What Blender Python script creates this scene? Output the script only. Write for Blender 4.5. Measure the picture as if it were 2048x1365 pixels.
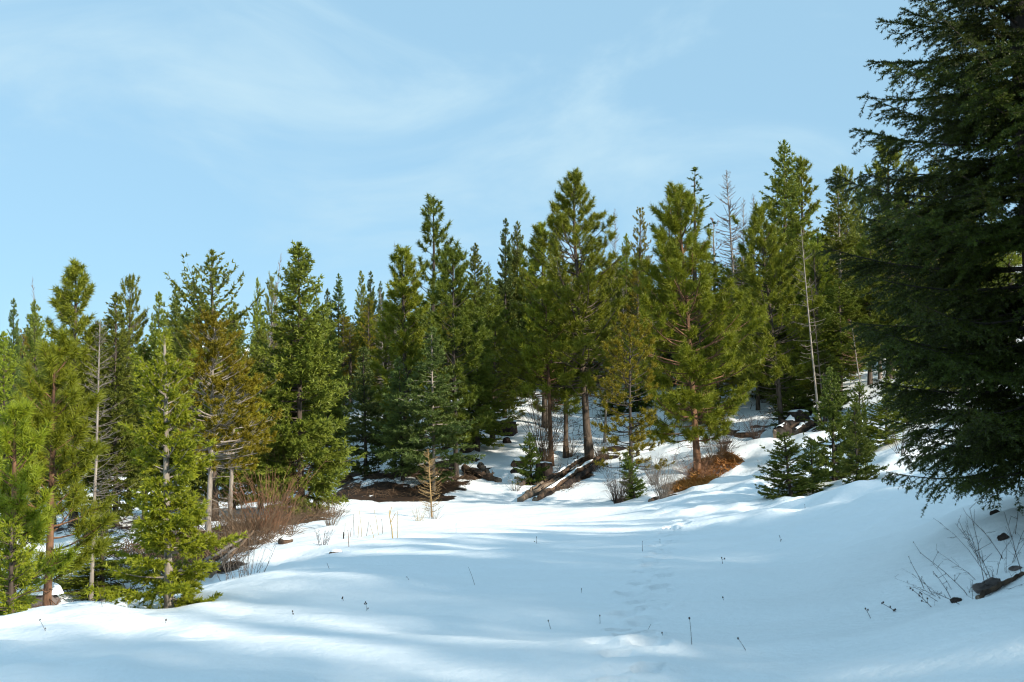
import bpy, math, random
import numpy as np
from math import radians, sin, cos, tan, atan2, pi, sqrt

for o in list(bpy.data.objects):
    bpy.data.objects.remove(o, do_unlink=True)
scene = bpy.context.scene
COL = scene.collection

# ------------------------------------------------------------------ camera
F = 1991.0                       # focal length in photo pixels (35 mm lens)
PITCH = math.atan((930 - 682.5) / F)
CAM_Z = 1.62
cam_d = bpy.data.cameras.new('camera')
cam_d.sensor_width = 36.0
cam_d.lens = 35.0
cam_d.clip_start = 0.1
cam_d.clip_end = 3000
cam_d.dof.use_dof = True
cam_d.dof.focus_distance = 40.0
cam_d.dof.aperture_fstop = 3.2
cam = bpy.data.objects.new('camera', cam_d)
COL.objects.link(cam)
cam.location = (0, 0, CAM_Z)
cam.rotation_euler = (pi / 2 + PITCH, 0, 0)
scene.camera = cam

# ------------------------------------------------------------------ light
SUN_AZ = 128.0      # degrees clockwise from the view direction (+Y): behind, to the right
SUN_EL = 23.5
world = bpy.data.worlds.new('World')
scene.world = world
world.use_nodes = True
nt = world.node_tree
N, Lk = nt.nodes, nt.links
N.clear()
out = N.new('ShaderNodeOutputWorld')
bg = N.new('ShaderNodeBackground')
bg.inputs['Strength'].default_value = 0.15
sky = N.new('ShaderNodeTexSky')
sky.sky_type = 'NISHITA'
sky.sun_disc = False
sky.sun_elevation = radians(SUN_EL)
sky.sun_rotation = radians(SUN_AZ)
sky.altitude = 900
sky.air_density = 1.0
sky.dust_density = 0.6
sky.ozone_density = 1.6
tint = N.new('ShaderNodeMix'); tint.data_type = 'RGBA'; tint.blend_type = 'MULTIPLY'
tint.inputs[0].default_value = 1.0
tint.inputs[7].default_value = (0.80, 1.0, 1.02, 1)
Lk.new(sky.outputs[0], tint.inputs[6])
# thin high cloud
tc = N.new('ShaderNodeTexCoord')
sep = N.new('ShaderNodeSeparateXYZ'); Lk.new(tc.outputs['Generated'], sep.inputs[0])
mp = N.new('ShaderNodeMapping'); mp.inputs['Rotation'].default_value = (0, radians(14), 0)
mp.inputs['Location'].default_value = (3.1, 1.7, 0.5)
mp.inputs['Scale'].default_value = (1.0, 1.0, 2.1)
Lk.new(tc.outputs['Generated'], mp.inputs[0])
n1 = N.new('ShaderNodeTexNoise'); n1.inputs['Scale'].default_value = 3.1; n1.inputs['Detail'].default_value = 9
n1.inputs['Roughness'].default_value = 0.56; n1.inputs['Distortion'].default_value = 0.9
Lk.new(mp.outputs[0], n1.inputs['Vector'])
r1 = N.new('ShaderNodeMapRange'); r1.inputs[1].default_value = 0.46; r1.inputs[2].default_value = 0.78
r1.interpolation_type = 'SMOOTHSTEP'
r1.inputs[3].default_value = 0.0; r1.inputs[4].default_value = 0.9
Lk.new(n1.outputs[0], r1.inputs[0])
veil = N.new('ShaderNodeMix'); veil.data_type = 'RGBA'          # an even veil of high cloud
veil.inputs[0].default_value = 0.84
Lk.new(tint.outputs[2], veil.inputs[6])
veil.inputs[7].default_value = (1.44, 2.37, 3.06, 1)
cl = N.new('ShaderNodeMix'); cl.data_type = 'RGBA'              # and brighter wisps in it
fade = N.new('ShaderNodeMapRange'); fade.inputs[1].default_value = 0.08; fade.inputs[2].default_value = 0.24   # wisps thin out low down
Lk.new(sep.outputs['Z'], fade.inputs[0])
wm = N.new('ShaderNodeMath'); wm.operation = 'MULTIPLY'; Lk.new(r1.outputs[0], wm.inputs[0]); Lk.new(fade.outputs[0], wm.inputs[1])
Lk.new(wm.outputs[0], cl.inputs[0])
Lk.new(veil.outputs[2], cl.inputs[6])
cl.inputs[7].default_value = (2.1, 2.95, 3.45, 1)
Lk.new(cl.outputs[2], bg.inputs['Color'])
Lk.new(bg.outputs[0], out.inputs[0])

sun_d = bpy.data.lights.new('sun', 'SUN')
sun_d.energy = 3.7
sun_d.angle = radians(1.8)
sun_d.color = (1.0, 0.93, 0.80)
sun = bpy.data.objects.new('sun', sun_d)
COL.objects.link(sun)
SD = np.array([sin(radians(SUN_AZ)) * cos(radians(SUN_EL)), cos(radians(SUN_AZ)) * cos(radians(SUN_EL)), sin(radians(SUN_EL))])
sun.rotation_euler = (pi / 2 - radians(SUN_EL), 0, atan2(SD[0], -SD[1]))
sun.location = (20, -20, 30)

scene.view_settings.view_transform = 'Standard'
scene.view_settings.look = 'None'
scene.view_settings.exposure = 0.88
scene.view_settings.gamma = 1.0
scene.view_settings.use_curve_mapping = False
scene.render.engine = 'CYCLES'
scene.cycles.max_bounces = 6
scene.cycles.diffuse_bounces = 4
scene.cycles.transparent_max_bounces = 4
scene.cycles.use_denoising = True
scene.cycles.denoising_prefilter = 'ACCURATE'
scene.cycles.filter_width = 1.05

# ------------------------------------------------------------------ helpers
rng = np.random.default_rng(11)
random.seed(5)


def tag(o, label=None, cat=None, group=None, kind=None):
    if label: o['label'] = label
    if cat: o['category'] = cat
    if group: o['group'] = group
    if kind: o['kind'] = kind
    return o


def mk_mesh(name, V, F, mats, midx=None, tint=None, smooth=True, bare=None):
    """V (n,3); F list of int arrays (m,3)/(m,4)."""
    me = bpy.data.meshes.new(name)
    V = np.asarray(V, dtype=np.float32)
    F = [np.asarray(f, dtype=np.int32) for f in F if len(f)]
    loops = np.concatenate([f.ravel() for f in F])
    tot = np.concatenate([np.full(len(f), f.shape[1], dtype=np.int32) for f in F])
    start = np.concatenate([[0], np.cumsum(tot)[:-1]]).astype(np.int32)
    me.vertices.add(len(V)); me.vertices.foreach_set('co', V.ravel())
    me.loops.add(len(loops)); me.loops.foreach_set('vertex_index', loops)
    me.polygons.add(len(tot)); me.polygons.foreach_set('loop_start', start)
    me.polygons.foreach_set('use_smooth', np.full(len(tot), smooth, dtype=bool))
    for m in (mats if isinstance(mats, (list, tuple)) else [mats]):
        me.materials.append(m)
    if midx is not None:
        me.polygons.foreach_set('material_index', np.asarray(midx, dtype=np.int32))
    me.update(calc_edges=True)
    if tint is not None:
        a = me.attributes.new('tint', 'FLOAT', 'FACE')
        a.data.foreach_set('value', np.asarray(tint, dtype=np.float32))
    if bare is not None:
        a = me.attributes.new('bare', 'FLOAT', 'POINT')
        a.data.foreach_set('value', np.asarray(bare, dtype=np.float32))
    return me


def link(name, me, parent=None, loc=None, rz=0):
    o = bpy.data.objects.new(name, me)
    COL.objects.link(o)
    if parent is not None: o.parent = parent
    if loc is not None: o.location = loc
    if rz: o.rotation_euler.z = rz
    return o


def unit(v):
    return v / np.maximum(np.linalg.norm(v, axis=-1, keepdims=True), 1e-9)


def tubes(P, R, sides=5, cap=True):
    """P (n,k,3), R (n,k) -> V, quads(+caps)"""
    n, k, _ = P.shape
    T = np.gradient(P, axis=1)
    T = unit(T)
    ref = np.where(np.abs(T[..., 2:3]) > 0.9, np.array([1.0, 0, 0]), np.array([0, 0, 1.0]))
    A = unit(np.cross(T, ref)); B = np.cross(T, A)
    ang = np.arange(sides) * 2 * pi / sides
    ring = P[:, :, None, :] + R[:, :, None, None] * (A[:, :, None, :] * np.cos(ang)[None, None, :, None] + B[:, :, None, :] * np.sin(ang)[None, None, :, None])
    V = ring.reshape(-1, 3)
    i = np.arange(n)[:, None, None] * k * sides
    j = np.arange(k - 1)[None, :, None] * sides
    s = np.arange(sides)[None, None, :]
    s2 = (s + 1) % sides
    a = i + j + s; b = i + j + s2
    Q = np.stack([a, b, b + sides, a + sides], axis=-1).reshape(-1, 4)
    return V, Q


class Bag:
    def __init__(self): self.V = []; self.F = []; self.n = 0; self.m = []
    def add(self, V, F, m=0):
        self.V.append(V); self.F.append(np.asarray(F) + self.n); self.n += len(V)
        self.m.append(np.full(len(F), m))
    def mesh(self, name, mats, smooth=True):
        # keep material order in step with the faces
        return mk_mesh(name, np.concatenate(self.V), self.F, mats, np.concatenate(self.m), smooth=smooth)


def tri_soup(P, D, L, W, g):
    """thin triangles: base P, unit dir D, length L, width W"""
    side = unit(np.cross(D, g.normal(size=D.shape)))
    a = P - side * (W / 2)[:, None]; b = P + side * (W / 2)[:, None]; c = P + D * L[:, None]
    return np.stack([a, b, c], axis=1).reshape(-1, 3)


def vnoise(x, y, seed=0):
    x = np.asarray(x, dtype=np.float64); y = np.asarray(y, dtype=np.float64)
    ix = np.floor(x).astype(np.int64); iy = np.floor(y).astype(np.int64)
    fx = x - ix; fy = y - iy
    fx = fx * fx * fx * (fx * (fx * 6 - 15) + 10); fy = fy * fy * fy * (fy * (fy * 6 - 15) + 10)
    def h(a, b):
        n = (a * 374761393 + b * 668265263 + seed * 2147483) & 0xffffffff
        n = ((n ^ (n >> 13)) * 1274126177) & 0xffffffff
        n = n ^ (n >> 16)
        return (n & 0xffff) / 32767.5 - 1.0
    return (h(ix, iy) * (1 - fx) + h(ix + 1, iy) * fx) * (1 - fy) + (h(ix, iy + 1) * (1 - fx) + h(ix + 1, iy + 1) * fx) * fy


CP, SP = cos(PITCH), sin(PITCH)


def px(u, v, d):
    """point at ground distance d (along +Y) seen at photo pixel (u, v)"""
    a = (u - 1024) / F; b = (682.5 - v) / F
    t = d / (CP - b * SP)
    return np.array([a * t, d, CAM_Z + t * (SP + b * CP)])


# ------------------------------------------------------------------ terrain heights
CTRL = [
    # the flat snow field / road
    (300, 1365, 7.4), (700, 1365, 7.4), (1024, 1365, 7.4), (1400, 1365, 7.4), (1750, 1365, 7.1),
    (500, 1250, 10), (800, 1250, 10.1), (1100, 1250, 10.1), (1400, 1245, 10.1), (1600, 1235, 10),
    (600, 1165, 13.7), (800, 1150, 14.6), (1100, 1148, 14.6), (1400, 1142, 14.6), (1600, 1118, 14.5),
    (760, 1098, 19), (950, 1095, 19.3), (1200, 1093, 19.3), (1450, 1075, 19.5), (1600, 1052, 19.5),
    (800, 1060, 25), (1024, 1058, 25), (1250, 1054, 25), (1450, 1030, 25),
    (760, 1034, 30.5), (950, 1036, 30.5), (1150, 1032, 30.5), (1300, 1022, 30),
    (700, 1018, 36), (850, 1019, 36), (1000, 1014, 36),
    (600, 1006, 42), (500, 1000, 46), (420, 996, 49),
    # left lip and the dip beyond it
    (0, 1300, 8.6), (0, 1245, 11), (150, 1222, 11.8), (330, 1210, 12.2), (450, 1180, 13.2), (560, 1133, 16),
    (95, 1240, 16), (20, 1250, 14), (300, 1200, 16), (450, 1170, 17.5), (540, 1110, 21), (620, 1070, 25),
    (100, 1160, 21), (250, 1130, 22), (400, 1120, 22), (500, 1070, 26), (600, 1040, 31),
    (-300, 1180, 18), (-300, 1040, 34), (100, 1050, 32), (300, 1040, 33), (450, 1020, 36),
    (-200, 965, 46), (100, 965, 47), (250, 968, 49), (150, 930, 58), (-200, 900, 62),
    # hill on the left and in the middle
    (420, 965, 54), (560, 900, 58), (300, 850, 70), (0, 820, 74), (550, 740, 84), (100, 720, 92), (700, 700, 88), (400, 690, 95), (-400, 740, 90),
    (735, 955, 42), (660, 985, 42.5), (700, 880, 50), (720, 800, 60), (830, 985, 39.5), (960, 985, 39), (760, 905, 49), (880, 925, 45), (800, 800, 66), (940, 895, 47), (1012, 856, 51), (1020, 790, 58), (960, 690, 75), (1000, 640, 88),
    # bank on the right of the road
    (1100, 990, 38), (1060, 955, 41), (1180, 915, 44), (1110, 905, 45), (1230, 1006, 33.5), (1330, 1008, 31), (1265, 1000, 34),
    (1395, 945, 38), (1300, 900, 43), (1440, 898, 40), (1480, 985, 29), (1250, 840, 51), (1150, 800, 57),
    (1560, 862, 43), (1470, 820, 48), (1400, 780, 54), (1620, 800, 48), (1500, 700, 62), (1300, 660, 72), (1350, 600, 88), (1650, 700, 60), (1700, 620, 72), (1700, 540, 90),
    (1580, 997, 27), (1700, 974, 26.5), (1735, 890, 33), (1650, 930, 32), (1800, 905, 29), (1760, 770, 46), (1850, 948, 20), (1900, 800, 38),
    (1700, 1055, 17), (1800, 1040, 14.5), (1900, 1030, 13), (1850, 1100, 11), (1750, 1160, 11), (2000, 1015, 11.5), (2040, 1080, 9.8),
    (1950, 1110, 10), (1900, 1175, 9.3), (1960, 1200, 8.8), (1760, 1228, 9), (2048, 1188, 7.8), (1850, 1250, 7.9), (2048, 1300, 6.4), (1850, 1340, 6.9),
    (2300, 960, 12), (2400, 800, 24), (2500, 1100, 8), (2300, 700, 50), (2300, 480, 90),
]
_pts = [px(*c) for c in CTRL]
_extra = [(-3, 3, 0), (0, 0, 0), (3, 2, 0.05), (-8, 3, -.2), (-8, -8, -.2), (0, -10, 0.1), (0, -25, .5), (6, -4, .9), (10, 2, 2.4), (12, -8, 2.6), (18, 8, 4.6), (22, 18, 6.0), (20, -10, 4.5),
          (-16, 10, -1.4), (-25, 0, -1.8), (-30, 25, -1.4), (-60, 30, -1), (-70, 80, 8), (-60, 130, 9), (0, 130, 10), (60, 130, 14), (40, 40, 11), (60, 60, 16), (50, 10, 11), (70, 90, 18),
          (-80, 220, 0), (0, 220, 0), (80, 220, 3), (150, 100, 16), (-160, 90, 2)]
CX = np.array([[p[0], p[1]] for p in _pts] + [[e[0], e[1]] for e in _extra])
CZ = np.array([p[2] for p in _pts] + [e[2] for e in _extra])
_c = 1.6


def _phi(d2): return np.sqrt(d2 + _c * _c)


_D2 = ((CX[:, None] - CX[None]) ** 2).sum(-1)
_A = _phi(_D2) - 0.06 * np.eye(len(CX)) * 1.0
_Pm = np.hstack([np.ones((len(CX), 1)), CX])
_M = np.block([[_A, _Pm], [_Pm.T, np.zeros((3, 3))]])
_W = np.linalg.solve(_M, np.concatenate([CZ, np.zeros(3)]))


def base_h(x, y):
    x = np.asarray(x, dtype=np.float64); y = np.asarray(y, dtype=np.float64)
    sh = x.shape; q = np.stack([x.ravel(), y.ravel()], -1)
    z = np.zeros(len(q))
    for i in range(0, len(q), 20000):
        b = q[i:i + 20000]
        d2 = ((b[:, None] - CX[None]) ** 2).sum(-1)
        z[i:i + 20000] = _phi(d2) @ _W[:-3] + _W[-3] + b @ _W[-2:]
    r = np.hypot(q[:, 0], q[:, 1] - 60)
    f = np.clip((r - 170) / 120, 0, 1); f = f * f * (3 - 2 * f)
    z = z * (1 - f) + f * (-6.0)
    return z.reshape(sh)


def road_w(x, y):
    """1 on the smooth field, 0 on the rough banks"""
    w = 1 / (1 + np.exp(np.clip((np.abs(x - (0.5 - 0.02 * (y - 10))) - 4.2) * 1.6, -50, 50)))
    return w * (y < 40)


TRAIL = [px(1275, 1385, 7.0)[:2], px(1262, 1330, 8.0)[:2], px(1285, 1250, 10)[:2], px(1300, 1180, 12.8)[:2], px(1318, 1120, 16.7)[:2], px(1345, 1075, 21.5)[:2], px(1365, 1050, 26)[:2]]


def _trail_steps():
    pts = np.array(TRAIL); seg = np.hypot(*np.diff(pts, axis=0).T); cum = np.concatenate([[0], np.cumsum(seg)])
    g = np.random.default_rng(3); res = []
    s = 0.0; side = 1
    while s < cum[-1]:
        i = min(np.searchsorted(cum, s, 'right') - 1, len(seg) - 1)
        t = (s - cum[i]) / seg[i]; p = pts[i] * (1 - t) + pts[i + 1] * t
        d = (pts[i + 1] - pts[i]) / seg[i]; nrm = np.array([d[1], -d[0]])
        res.append((*(p + nrm * side * (0.10 + 0.04 * g.normal()) + g.normal(size=2) * .04), g.uniform(.11, .16), g.uniform(.08, .15)))
        if g.random() < .45:
            res.append((*(p + nrm * g.normal() * .18), g.uniform(.08, .13), g.uniform(.02, .05)))
        s += g.uniform(.34, .5); side = -side
    # a second, fainter set of prints crossing to the left, and small animal prints by the young fir
    for k in range(9):
        p = px(395 + k * 14 + g.normal() * 6, 1290 - k * 9, 9.2 + k * .28)[:2]
        res.append((*p, g.uniform(.06, .09), g.uniform(.02, .04)))
    return res


STEPS = _trail_steps()
WELLS = [(338, 12), (95, 16.5), (22, 14.5), (182, 18.5), (418, 24), (459, 26), (606, 33), (728, 42.5), (868, 40), (912, 42), (1103, 43.5), (1131, 44.5), (1180, 44), (1264, 34), (1397, 38), (1565, 42), (1640, 40), (1437, 47), (1478, 50), (1064, 40.2), (1584, 27), (1626, 27.6), (1668, 28.4), (1716, 26.6)]


def height(x, y):
    x = np.asarray(x, dtype=np.float64); y = np.asarray(y, dtype=np.float64)
    z = base_h(x, y)
    w = road_w(x, y)
    far = np.clip((np.hypot(x, y) - 60) / 60, 0, 1)
    z = z + 0.10 * vnoise(x / 2.3, y / 2.0, 1) * (1 - .8 * w)
    bk = np.clip((x - 3.6) / 1.5, 0, 1) * np.clip((y - 17) / 4, 0, 1) * (y < 60)        # lumpier on the right bank
    z = z + 0.075 * vnoise(x / .9, y / .8, 2) * (1 - .85 * w) * (1 - far) * (1 + 1.1 * bk)
    z = z + 0.05 * vnoise(x / .37 + y / 1.1, y / .36, 3) * (1 - .93 * w) * (1 - far)
    # broad soft swells and faint wind ripples across the field
    z = z + 0.055 * vnoise(x / 2.6 + 5, y / 1.25 + .12 * x, 4) * w
    z = z + 0.036 * vnoise(x / 1.1, y / .42 + .2 * x, 5) * w
    z = z + 0.009 * vnoise(x / .5, y / .17 + .15 * x, 6) * w
    dz = np.zeros_like(z)
    for (sx, sy, r, dep) in STEPS:
        m = (np.abs(x - sx) < 4 * r) & (np.abs(y - sy) < 4 * r)
        if m.any():
            q = ((x[m] - sx) ** 2 + (y[m] - sy) ** 2) / (r * r)
            dz[m] += -dep * np.exp(-q * q) + dep * .28 * np.exp(-(np.sqrt(q) - 1.35) ** 2 * 5)
    for (wu, wd) in WELLS:
        wx = (wu - 1024) / F * wd
        m = (np.abs(x - wx) < 1.6) & (np.abs(y - wd) < 1.6)
        if m.any():
            q = ((x[m] - wx) ** 2 + (y[m] - wd) ** 2)
            dz[m] += -.15 * np.exp(-q / .16) + .035 * np.exp(-(np.sqrt(q) - .75) ** 2 * 8)
    return z + dz


def ground(x, y): return float(height(np.array([x]), np.array([y]))[0])


def at(u, d, v0=930):
    """ground point in the photo column u at distance d"""
    v = v0
    for _ in range(4):
        p = px(u, v, d); z = ground(p[0], d)
        # invert px for v
        tz = (z - CAM_Z)
        # t*(SP+b*CP)=tz ; t=d/(CP-b*SP)
        b = (tz * CP - d * SP) / (d * CP + tz * SP)
        v = 682.5 - b * F
    return np.array([px(u, v, d)[0], d, z]), v

# ------------------------------------------------------------------ materials
def new_mat(name):
    m = bpy.data.materials.new(name); m.use_nodes = True
    m.node_tree.nodes.clear()
    return m, m.node_tree.nodes, m.node_tree.links


def mixc(n, l, fac, a, b, mode='MIX'):
    x = n.new('ShaderNodeMix'); x.data_type = 'RGBA'; x.blend_type = mode
    for i, v in ((0, fac), (6, a), (7, b)):
        if hasattr(v, 'is_linked') or hasattr(v, 'links'): l.new(v, x.inputs[i])
        elif i == 0: x.inputs[0].default_value = v
        else: x.inputs[i].default_value = (*v, 1)
    return x.outputs[2]


def foliage(name, c1, c2, trans=0.28, var=0.40):
    m, n, l = new_mat(name)
    a = n.new('ShaderNodeAttribute'); a.attribute_name = 'tint'
    col = mixc(n, l, a.outputs['Fac'], c1, c2)
    oi = n.new('ShaderNodeObjectInfo')
    mr = n.new('ShaderNodeMapRange'); mr.inputs[3].default_value = 1 - var * .6; mr.inputs[4].default_value = 1 + var * .5
    l.new(oi.outputs['Random'], mr.inputs[0])
    hsv = n.new('ShaderNodeHueSaturation'); l.new(col, hsv.inputs['Color']); l.new(mr.outputs[0], hsv.inputs['Value'])
    hm = n.new('ShaderNodeMapRange'); hm.inputs[3].default_value = .496; hm.inputs[4].default_value = .514
    l.new(oi.outputs['Random'], hm.inputs[0]); l.new(hm.outputs[0], hsv.inputs['Hue'])
    p = n.new('ShaderNodeBsdfPrincipled'); p.inputs['Roughness'].default_value = .5
    p.inputs['Specular IOR Level'].default_value = .3
    l.new(hsv.outputs[0], p.inputs['Base Color'])
    t = n.new('ShaderNodeBsdfTranslucent'); l.new(hsv.outputs[0], t.inputs['Color'])
    mx = n.new('ShaderNodeMixShader'); mx.inputs[0].default_value = trans
    l.new(p.outputs[0], mx.inputs[1]); l.new(t.outputs[0], mx.inputs[2])
    o = n.new('ShaderNodeOutputMaterial'); l.new(mx.outputs[0], o.inputs[0])
    return m


def bark(name, c1, c2, scale=9, zs=.25, bump=.5, spots=None):
    m, n, l = new_mat(name)
    tcn = n.new('ShaderNodeTexCoord'); mp_ = n.new('ShaderNodeMapping'); mp_.inputs['Scale'].default_value = (1, 1, zs)
    l.new(tcn.outputs['Object'], mp_.inputs[0])
    nz = n.new('ShaderNodeTexNoise'); nz.inputs['Scale'].default_value = scale; nz.inputs['Detail'].default_value = 6; nz.inputs['Roughness'].default_value = .65
    l.new(mp_.outputs[0], nz.inputs['Vector'])
    rp = n.new('ShaderNodeMapRange'); rp.inputs[1].default_value = .35; rp.inputs[2].default_value = .65; l.new(nz.outputs[0], rp.inputs[0])
    col = mixc(n, l, rp.outputs[0], c1, c2)
    if spots:
        n2 = n.new('ShaderNodeTexNoise'); n2.inputs['Scale'].default_value = 2.2; n2.inputs['Detail'].default_value = 4; l.new(tcn.outputs['Object'], n2.inputs['Vector'])
        r2 = n.new('ShaderNodeMapRange'); r2.inputs[1].default_value = .55; r2.inputs[2].default_value = .66; l.new(n2.outputs[0], r2.inputs[0])
        col = mixc(n, l, r2.outputs[0], col, spots)
    p = n.new('ShaderNodeBsdfPrincipled'); p.inputs['Roughness'].default_value = .85; p.inputs['Specular IOR Level'].default_value = .2
    l.new(col, p.inputs['Base Color'])
    b = n.new('ShaderNodeBump'); b.inputs['Strength'].default_value = bump; b.inputs['Distance'].default_value = .03
    l.new(nz.outputs[0], b.inputs['Height']); l.new(b.outputs[0], p.inputs['Normal'])
    o = n.new('ShaderNodeOutputMaterial'); l.new(p.outputs[0], o.inputs[0])
    return m


def snow_nodes(n, l, tcoord):
    nz = n.new('ShaderNodeTexNoise'); nz.inputs['Scale'].default_value = 7; nz.inputs['Detail'].default_value = 8; nz.inputs['Roughness'].default_value = .62
    l.new(tcoord, nz.inputs['Vector'])
    return nz


M = {}
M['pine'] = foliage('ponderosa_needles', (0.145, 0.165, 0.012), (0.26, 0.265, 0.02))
M['pine_dark'] = foliage('shaded_pine_needles', (0.09, 0.12, 0.014), (0.18, 0.21, 0.02))  # darker copy of the pine colour, shade put into the needles
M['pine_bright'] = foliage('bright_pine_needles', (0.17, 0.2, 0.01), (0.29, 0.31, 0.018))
M['olive'] = foliage('olive_needles', (0.18, 0.145, 0.008), (0.3, 0.235, 0.012))
M['fir'] = foliage('fir_needles', (0.11, 0.135, 0.016), (0.22, 0.24, 0.028))
M['fir_yellow'] = foliage('yellow_green_fir_needles', (0.14, 0.17, 0.012), (0.26, 0.28, 0.024))
M['fir_blue'] = foliage('bluish_and_shaded_fir_needles', (0.075, 0.11, 0.024), (0.15, 0.19, 0.045))  # bluish firs, and two firs with their shade painted into the needles
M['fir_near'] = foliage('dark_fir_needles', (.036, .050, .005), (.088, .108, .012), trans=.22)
M['fir_sapling'] = foliage('sapling_needles', (.075, .105, .012), (.16, .19, .024))
M['fir_young'] = foliage('young_fir_needles', (0.19, 0.225, 0.01), (0.32, 0.33, 0.02), var=.2)
M['rust'] = foliage('rusty_dead_needles', (.17, .07, .03), (.26, .13, .06))
M['bark'] = bark('grey_brown_bark', (.035, .026, .020), (.14, .105, .080))
M['bark_orange'] = bark('orange_pine_bark', (.05, .03, .02), (.26, .135, .075), scale=7)
M['bark_pale'] = bark('pale_grey_bark', (.16, .13, .105), (.36, .31, .26), scale=14)
M['bark_dark'] = bark('dark_fir_bark', (.022, .018, .015), (.075, .06, .05))
M['twig_grey'] = bark('grey_twigs', (.10, .08, .065), (.26, .22, .19), scale=20, bump=.1)
M['twig_red'] = bark('red_willow_stems', (.15, .072, .042), (.34, .18, .10), scale=12, bump=.1)
M['twig_brown'] = bark('brown_brush_twigs', (.07, .045, .028), (.22, .145, .09), scale=10, bump=.1)
M['twig_dark'] = bark('dark_twigs', (.030, .020, .017), (.10, .07, .055), scale=10, bump=.1)
M['larch_gold'] = bark('yellow_larch_twigs', (.22, .14, .06), (.42, .28, .13), scale=14, bump=.1)
M['straw'] = bark('straw_stalks', (.25, .17, .07), (.48, .36, .18), scale=10, bump=.1)
M['fern'] = foliage('dead_orange_fern', (.28, .105, .025), (.46, .21, .06), trans=.25)
M['wood'] = bark('weathered_log_wood', (.08, .058, .042), (.25, .19, .14), scale=6, zs=.15)
M['char'] = bark('blackened_stump_wood', (.012, .009, .008), (.055, .038, .03), scale=6)
M['logdark'] = bark('dark_log_bark', (.028, .020, .016), (.15, .095, .06), scale=6)
M['rock'] = bark('grey_rock', (.05, .042, .04), (.17, .135, .12), scale=5, zs=1)

m, n, l = new_mat('snow_cap')
tcn = n.new('ShaderNodeTexCoord'); nz = snow_nodes(n, l, tcn.outputs['Object'])
p = n.new('ShaderNodeBsdfPrincipled'); p.inputs['Base Color'].default_value = (.90, .92, .935, 1); p.inputs['Roughness'].default_value = .6
b = n.new('ShaderNodeBump'); b.inputs['Strength'].default_value = .25; b.inputs['Distance'].default_value = .03
l.new(nz.outputs[0], b.inputs['Height']); l.new(b.outputs[0], p.inputs['Normal'])
o = n.new('ShaderNodeOutputMaterial'); l.new(p.outputs[0], o.inputs[0]); M['snow'] = m

m, n, l = new_mat('snow_ground')
tcn = n.new('ShaderNodeTexCoord')
co = tcn.outputs['Object']
nz = n.new('ShaderNodeTexNoise'); nz.inputs['Scale'].default_value = 9; nz.inputs['Detail'].default_value = 9; nz.inputs['Roughness'].default_value = .6; l.new(co, nz.inputs['Vector'])
big = n.new('ShaderNodeTexNoise'); big.inputs['Scale'].default_value = 1.3; big.inputs['Detail'].default_value = 3; l.new(co, big.inputs['Vector'])
snowc = mixc(n, l, big.outputs[0], (.90, .925, .935), (.93, .94, .945))
# bare soil with needle litter
sn = n.new('ShaderNodeTexNoise'); sn.inputs['Scale'].default_value = 2.6; sn.inputs['Detail'].default_value = 7; sn.inputs['Roughness'].default_value = .7; l.new(co, sn.inputs['Vector'])
soil = n.new('ShaderNodeValToRGB'); l.new(sn.outputs[0], soil.inputs[0])
e = soil.color_ramp.elements; e[0].position = .32; e[0].color = (.012, .008, .005, 1); e[1].position = .72; e[1].color = (.105, .055, .028, 1)
k = e.new(.5); k.color = (.038, .022, .013, 1)
at_ = n.new('ShaderNodeAttribute'); at_.attribute_name = 'bare'
mn = n.new('ShaderNodeTexNoise'); mn.inputs['Scale'].default_value = 1.7; mn.inputs['Detail'].default_value = 8; mn.inputs['Roughness'].default_value = .65; l.new(co, mn.inputs['Vector'])
ad = n.new('ShaderNodeMath'); ad.operation = 'ADD'; l.new(at_.outputs['Fac'], ad.inputs[0]); l.new(mn.outputs[0], ad.inputs[1])
th = n.new('ShaderNodeMapRange'); th.inputs[1].default_value = .98; th.inputs[2].default_value = 1.05; l.new(ad.outputs[0], th.inputs[0])
# small twigs and dropped needles
lit = n.new('ShaderNodeTexNoise'); lit.inputs['Scale'].default_value = 34; lit.inputs['Detail'].default_value = 2; l.new(co, lit.inputs['Vector'])
lr = n.new('ShaderNodeMapRange'); lr.inputs[1].default_value = .735; lr.inputs[2].default_value = .77; l.new(lit.outputs[0], lr.inputs[0])
lm = n.new('ShaderNodeMath'); lm.operation = 'MULTIPLY'; l.new(lr.outputs[0], lm.inputs[0])
lt2 = n.new('ShaderNodeAttribute'); lt2.attribute_name = 'litter'; l.new(lt2.outputs['Fac'], lm.inputs[1])
c1 = mixc(n, l, lm.outputs[0], snowc, (.10, .07, .045))
colr = mixc(n, l, th.outputs[0], c1, soil.outputs[0])
p = n.new('ShaderNodeBsdfPrincipled'); l.new(colr, p.inputs['Base Color'])
p.inputs['Roughness'].default_value = .65; p.inputs['Specular IOR Level'].default_value = .25
b = n.new('ShaderNodeBump'); b.inputs['Strength'].default_value = .38; b.inputs['Distance'].default_value = .07
l.new(nz.outputs[0], b.inputs['Height'])
gr = n.new('ShaderNodeTexNoise'); gr.inputs['Scale'].default_value = 130; gr.inputs['Detail'].default_value = 3; l.new(co, gr.inputs['Vector'])
b2 = n.new('ShaderNodeBump'); b2.inputs['Strength'].default_value = .4; b2.inputs['Distance'].default_value = .006
l.new(gr.outputs[0], b2.inputs['Height']); l.new(b.outputs[0], b2.inputs['Normal']); l.new(b2.outputs[0], p.inputs['Normal'])
o = n.new('ShaderNodeOutputMaterial'); l.new(p.outputs[0], o.inputs[0]); M['ground'] = m

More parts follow.
